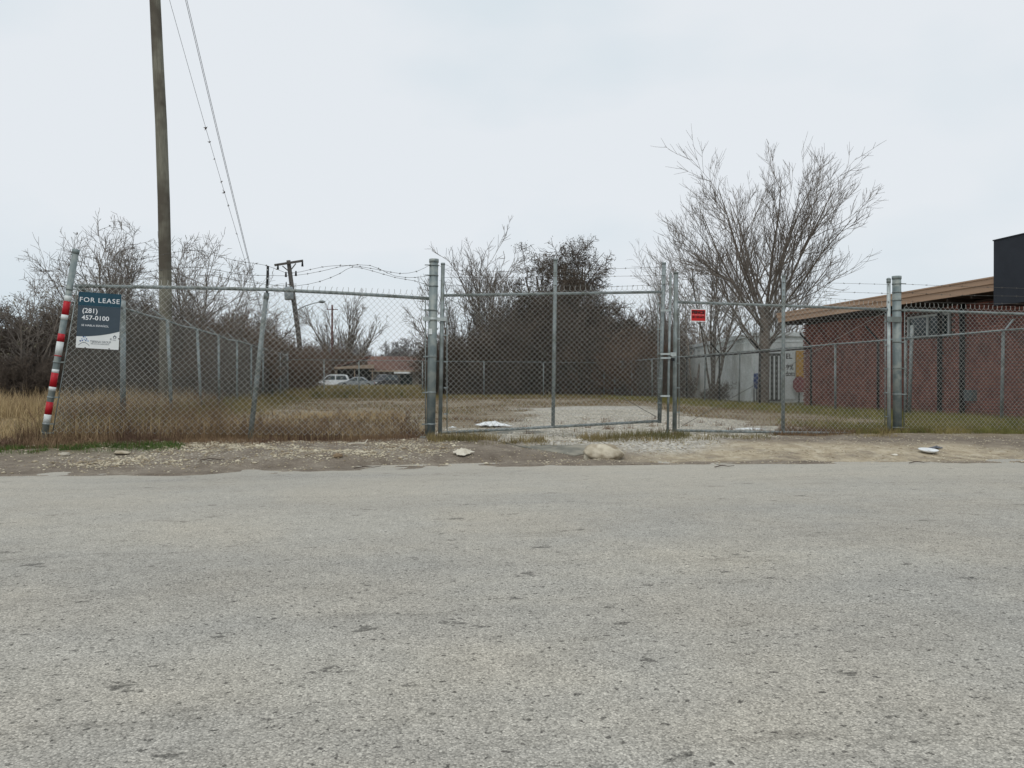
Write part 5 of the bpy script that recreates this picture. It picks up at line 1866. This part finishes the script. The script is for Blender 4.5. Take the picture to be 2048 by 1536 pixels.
M_LIME = mat('limestone', lin(212, 203, 182, 1), lin(186, 174, 150, 1), 12, rough=.95, c3=lin(158, 143, 120, .95), c3scale=6)
M_PEB = mat('grey_gravel', lin(190, 183, 169, 1), lin(162, 155, 142, 1), 14, rough=.95, c3=lin(214, 208, 195, 1), c3scale=8)
rng = np.random.default_rng(101)
n = 26000
x = rng.uniform(-5.0, 2.2, n)
e = np.interp(x, EDGE_X, EDGE_Y)
y = e + rng.uniform(.15, 2.5, n)
pz_ = zones(x, y)[1]
kp = rng.uniform(0, 1, n) < np.clip(pz_ * (.40 + .55 * wob(x * 1.3, y * 2.1)), .04, 1)
stones('loose_limestone', 'pale limestone gravel scattered on the left verge', 102, x[kp], y[kp], rng.uniform(.005, .018, kp.sum()) * np.where(rng.uniform(0, 1, kp.sum()) < .05, 2.0, 1), M_LIME)
n = 7000
x = rng.uniform(2.0, 10.5, n)
e = np.interp(x, EDGE_X, EDGE_Y)
y = e + rng.uniform(.05, 2.3, n)
kp = rng.uniform(0, 1, n) < .25 + .4 * np.clip(wob(x * 1.1, y * 1.9), 0, 1)
stones('loose_limestone', 'fine tan gravel on the right apron', 103, x[kp], y[kp], rng.uniform(.005, .016, kp.sum()), M_LIME)
n = 26000
x = rng.uniform(.8, 8.0, n)
y = 11.7 + 12 * rng.uniform(0, 1, n) ** 1.5
kp = in_poly(DRIVE, x, y) + wob(x * .7, y * .9) * .3 > -.2
stones('drive_gravel', 'pale grey gravel of the drive inside the gate', 104, x[kp], y[kp], rng.uniform(.008, .022, kp.sum()), M_PEB)
n = 3600
x = rng.uniform(-5, 9, n)
y = np.interp(x, EDGE_X, EDGE_Y) - np.abs(rng.normal(0, .45, n))
V_ = stones('road_grit', 'tiny stones strewn along the edge of the road', 105, x, y, rng.uniform(.002, .008, n), M_LIME)
V_.location.z += .003


def lump(name, label, cat, c, size, m, seed, rough=.18, sub=4, flat=True, smooth=False):
    rng = random.Random(seed)
    bm = bmesh.new()
    bmesh.ops.create_icosphere(bm, subdivisions=sub, radius=1)
    ph = [(rng.uniform(-1, 1), rng.uniform(-1, 1), rng.uniform(-1, 1), rng.uniform(0, 6), rng.uniform(1.5, 14)) for _ in range(20)]
    for v in bm.verts:
        p = v.co.copy()
        s = sum((1.0 - 2.0 * abs(math.sin((p.x * a + p.y * b + p.z * c_) * f * .6 + d))) / (f ** .7) for a, b, c_, d, f in ph) / 3.0
        if smooth:
            s = sum(math.sin((p.x * a + p.y * b + p.z * c_) * min(f, 5 + f * .3) + d) / (f ** .9) for a, b, c_, d, f in ph) / 1.6
            s += .35 * sum((1.0 - 2.0 * abs(math.sin((p.x * a + p.y * b + p.z * c_) * f * .5 + d))) / (f ** .5) for a, b, c_, d, f in ph[:12]) / 2.0
        q = p * (1 + rough * s)
        v.co = Vector((q.x * size[0], q.y * size[1], max(q.z, -.55 if flat else -1) * size[2]))
    for f in bm.faces:
        f.smooth = True
    me = bpy.data.meshes.new(name)
    bm.to_mesh(me)
    bm.free()
    o = link(name, me, m, None, (c[0], c[1], float(gz(c[0], c[1])) + size[2] * .45), (0, 0, rng.uniform(-.3, .3)))
    return tag(o, label, cat)


M_ROCK = mat('pale_limestone_rock', lin(206, 197, 178, 1), lin(182, 172, 152, 1), 9, rough=.95, bump=.8, bscale=18, c3=lin(150, 138, 118, 1), c3scale=5)
c = G(1205, 893, -.02)
lump('limestone_rock', 'big pale limestone rock in front of the left gate leaf', 'rock', (c.x, c.y), (.285, .19, .135), M_ROCK, 17, .20, 5, True, True)
c = G(243, 899, -.03)
lump('limestone_rock', 'flat pale stone slab on the dirt near the striped post', 'rock', (c.x, c.y), (.14, .10, .035), M_ROCK, 8, .3, 3)
c = G(234, 882, -.02)
lump('limestone_rock', 'small round stone in the grass above the flat slab', 'rock', (c.x, c.y), (.06, .05, .045), M_ROCK, 9, .3, 3)
c = G(128, 905, -.05)
lump('limestone_rock', 'grey flat stone left of the pale slab', 'rock', (c.x, c.y), (.08, .06, .03), M_PEB, 10, .3, 3)
c = G(675, 899, -.02)
lump('limestone_rock', 'small brown stone on the verge before the left weeds', 'rock', (c.x, c.y), (.07, .05, .04), mat('brown_stone', lin(140, 122, 98), lin(118, 100, 80), 9, rough=.95), 12, .3, 3)


sl_pts = [G(u, v, .0) for u, v in ((905, 862), (1010, 862), (1100, 866), (1190, 874), (1225, 884), (1150, 889), (1050, 884), (960, 876))]
q = MB().prism([Vector((p.x, p.y, float(gz(p.x, p.y)) - .03)) for p in sl_pts], (0, 0, .045))
tag(q.build('concrete_slab', mat('damp_broken_concrete', lin(128, 126, 116), lin(104, 103, 95), 5, rough=.95, bump=.5, c3=lin(148, 143, 130), c3scale=3.0)), kind='structure')

# ------------------------------------------------------------------ litter
def crumpled(name, label, c, w_, d_, h_, m, seed, n=14, cat='litter'):
    """a crumpled sheet with real thickness lying on the ground"""
    rng = random.Random(seed)
    ph = [(rng.uniform(-1, 1), rng.uniform(-1, 1), rng.uniform(0, 6), rng.uniform(4, 16)) for _ in range(9)]
    vs, idx = [], {}
    q = MB()
    zz = lambda x, y: sum(abs(math.sin((x * a + y * b) * f + d)) for a, b, d, f in ph) / 9
    top, bot = [], []
    for i in range(n + 1):
        for j in range(n + 1):
            x, y = i / n * 2 - 1, j / n * 2 - 1
            e = 1 + .22 * math.sin(3 * math.atan2(y, x) + seed) + .12 * math.sin(7 * math.atan2(y, x))
            rr = max(abs(x), abs(y))
            r2 = math.hypot(x, y) or 1
            k = rr / r2 * e
            px, py = x * k * w_ / 2, y * k * d_ / 2
            hz_ = h_ * zz(x, y) * (1.15 - rr * .75)
            gx_, gy_ = c[0] + px, c[1] + py
            g0 = float(gz(gx_, gy_))
            top.append((gx_, gy_, g0 + .008 + hz_))
            bot.append((gx_, gy_, g0 + .003 + hz_ * .9))
    N = (n + 1) * (n + 1)
    f = []
    for i in range(n):
        for j in range(n):
            a = i * (n + 1) + j
            f.append((a, a + n + 1, a + n + 2, a + 1))
            f.append((N + a, N + a + 1, N + a + n + 2, N + a + n + 1))
    for i in range(n):
        for a, b in ((i, i + 1), (n * (n + 1) + i + 1, n * (n + 1) + i), ((i + 1) * (n + 1), i * (n + 1)), (i * (n + 1) + n, (i + 1) * (n + 1) + n)):
            f.append((a, b, N + b, N + a))
    q.add(top + bot, f)
    return q.solo(name, m, (c[0], c[1], float(gz(c[0], c[1]))), label, cat)


M_LITW = mat('white_plastic_litter', lin(232, 234, 234), lin(214, 216, 216), 9, rough=.6)
M_PAPER = mat('dirty_paper', lin(216, 210, 196), lin(194, 186, 170), 9, rough=.8)
c = G(985, 853)
crumpled('plastic_sheet', 'white crumpled plastic heap behind the left gate leaf', (c.x, c.y), .62, .55, .13, M_LITW, 3)
c = G(905, 858)
crumpled('plastic_scrap', 'small white scrap at the hinge end of the left leaf', (c.x, c.y), .12, .1, .03, M_LITW, 4, 8)
c = G(1500, 860)
crumpled('plastic_sheet', 'flat white sheet on the gravel behind the right gate leaf', (c.x, c.y), .55, .35, .03, M_LITW, 5)
c = G(926, 899, -.06)
crumpled('crumpled_paper', 'crumpled dirty white paper on the verge near the thick post', (c.x, c.y), .24, .2, .11, M_PAPER, 7, 10)
c = G(700, 890, -.03)
q = MB().bar(Vector((c.x - .03, c.y, c.z + .02)), Vector((c.x + .20, c.y + .03, c.z + .03)), .02, .012)
q.bar(Vector((c.x + .20, c.y + .03, c.z + .03)), Vector((c.x + .235, c.y + .03, c.z + .07)), .02, .012)
q.solo('plastic_strip', M_PAPER, c, 'bent white plastic strip on the verge before the brown weeds', 'litter')
c = G(20, 800)
crumpled('white_rubbish', 'white rubbish lying in the straw grass at the left edge', (c.x - .2, c.y + 1.2), .35, .3, .28, M_LITW, 9, 10)
# plate
c = G(1857, 893, -.05)
q = MB()
n = 20
vs, fs_ = [], []
for r_, z_ in ((.0, .006), (.085, .006), (.125, .028), (.128, .026), (.088, .002), (0.0, .002)):
    for k in range(n):
        a_ = 2 * math.pi * k / n
        vs.append((c.x + r_ * math.cos(a_), c.y + r_ * math.sin(a_), float(gz(c.x, c.y)) + z_ + .02 + + .016 * math.sin(a_)))
for i in range(5):
    for k in range(n):
        fs_.append((i * n + k, i * n + (k + 1) % n, (i + 1) * n + (k + 1) % n, (i + 1) * n + k))
q.add(vs, fs_, True)
q.solo('foam_plate', M_LITW, (c.x, c.y, float(gz(c.x, c.y))), 'white foam plate lying on the dirt right of the thick post', 'plate')
c = G(1872, 886, -.03)
crumpled('wrapper', 'dark crumpled wrapper just behind the white plate', (c.x, c.y), .16, .12, .05, mat('dark_wrapper', lin(70, 72, 80), lin(120, 122, 128), 22, rough=.5), 11, 10)
c = G(1790, 900, -.08)
crumpled('paper_scrap', 'tiny pale scrap on the apron left of the plate', (c.x, c.y), .08, .06, .02, M_PAPER, 12, 6)
# twigs on the verge
for k, (u, v, ln, an, lab) in enumerate(((735, 936, .32, .3, 'bent dark twig at the road edge before the weeds'), (425, 931, .30, -.2, 'dark twig bundle in the dirt at left'), (1450, 934, .26, .1, 'short dark twig at the road edge by the right leaf'), (1840, 926, .3, .05, 'thin twig at the road edge below the plate'))):
    c = G(u, v, -.19)
    z_ = float(max(gz(c.x, c.y), -.2)) + .012
    q = MB().tube([(c.x - ln / 2, c.y, z_), (c.x - ln * .1, c.y + .03, z_ + .015), (c.x + ln * .2, c.y + .02, z_ + .005), (c.x + ln / 2, c.y + ln * an, z_ + .01)], [.006, .007, .005, .003], 5)
    q.tube([(c.x - ln * .1, c.y + .03, z_ + .012), (c.x - ln * .35, c.y + .09, z_ + .03)], [.004, .002], 4)
    q.solo('fallen_twig', M_TWIG_DARK, (c.x, c.y, z_), lab, 'twig')
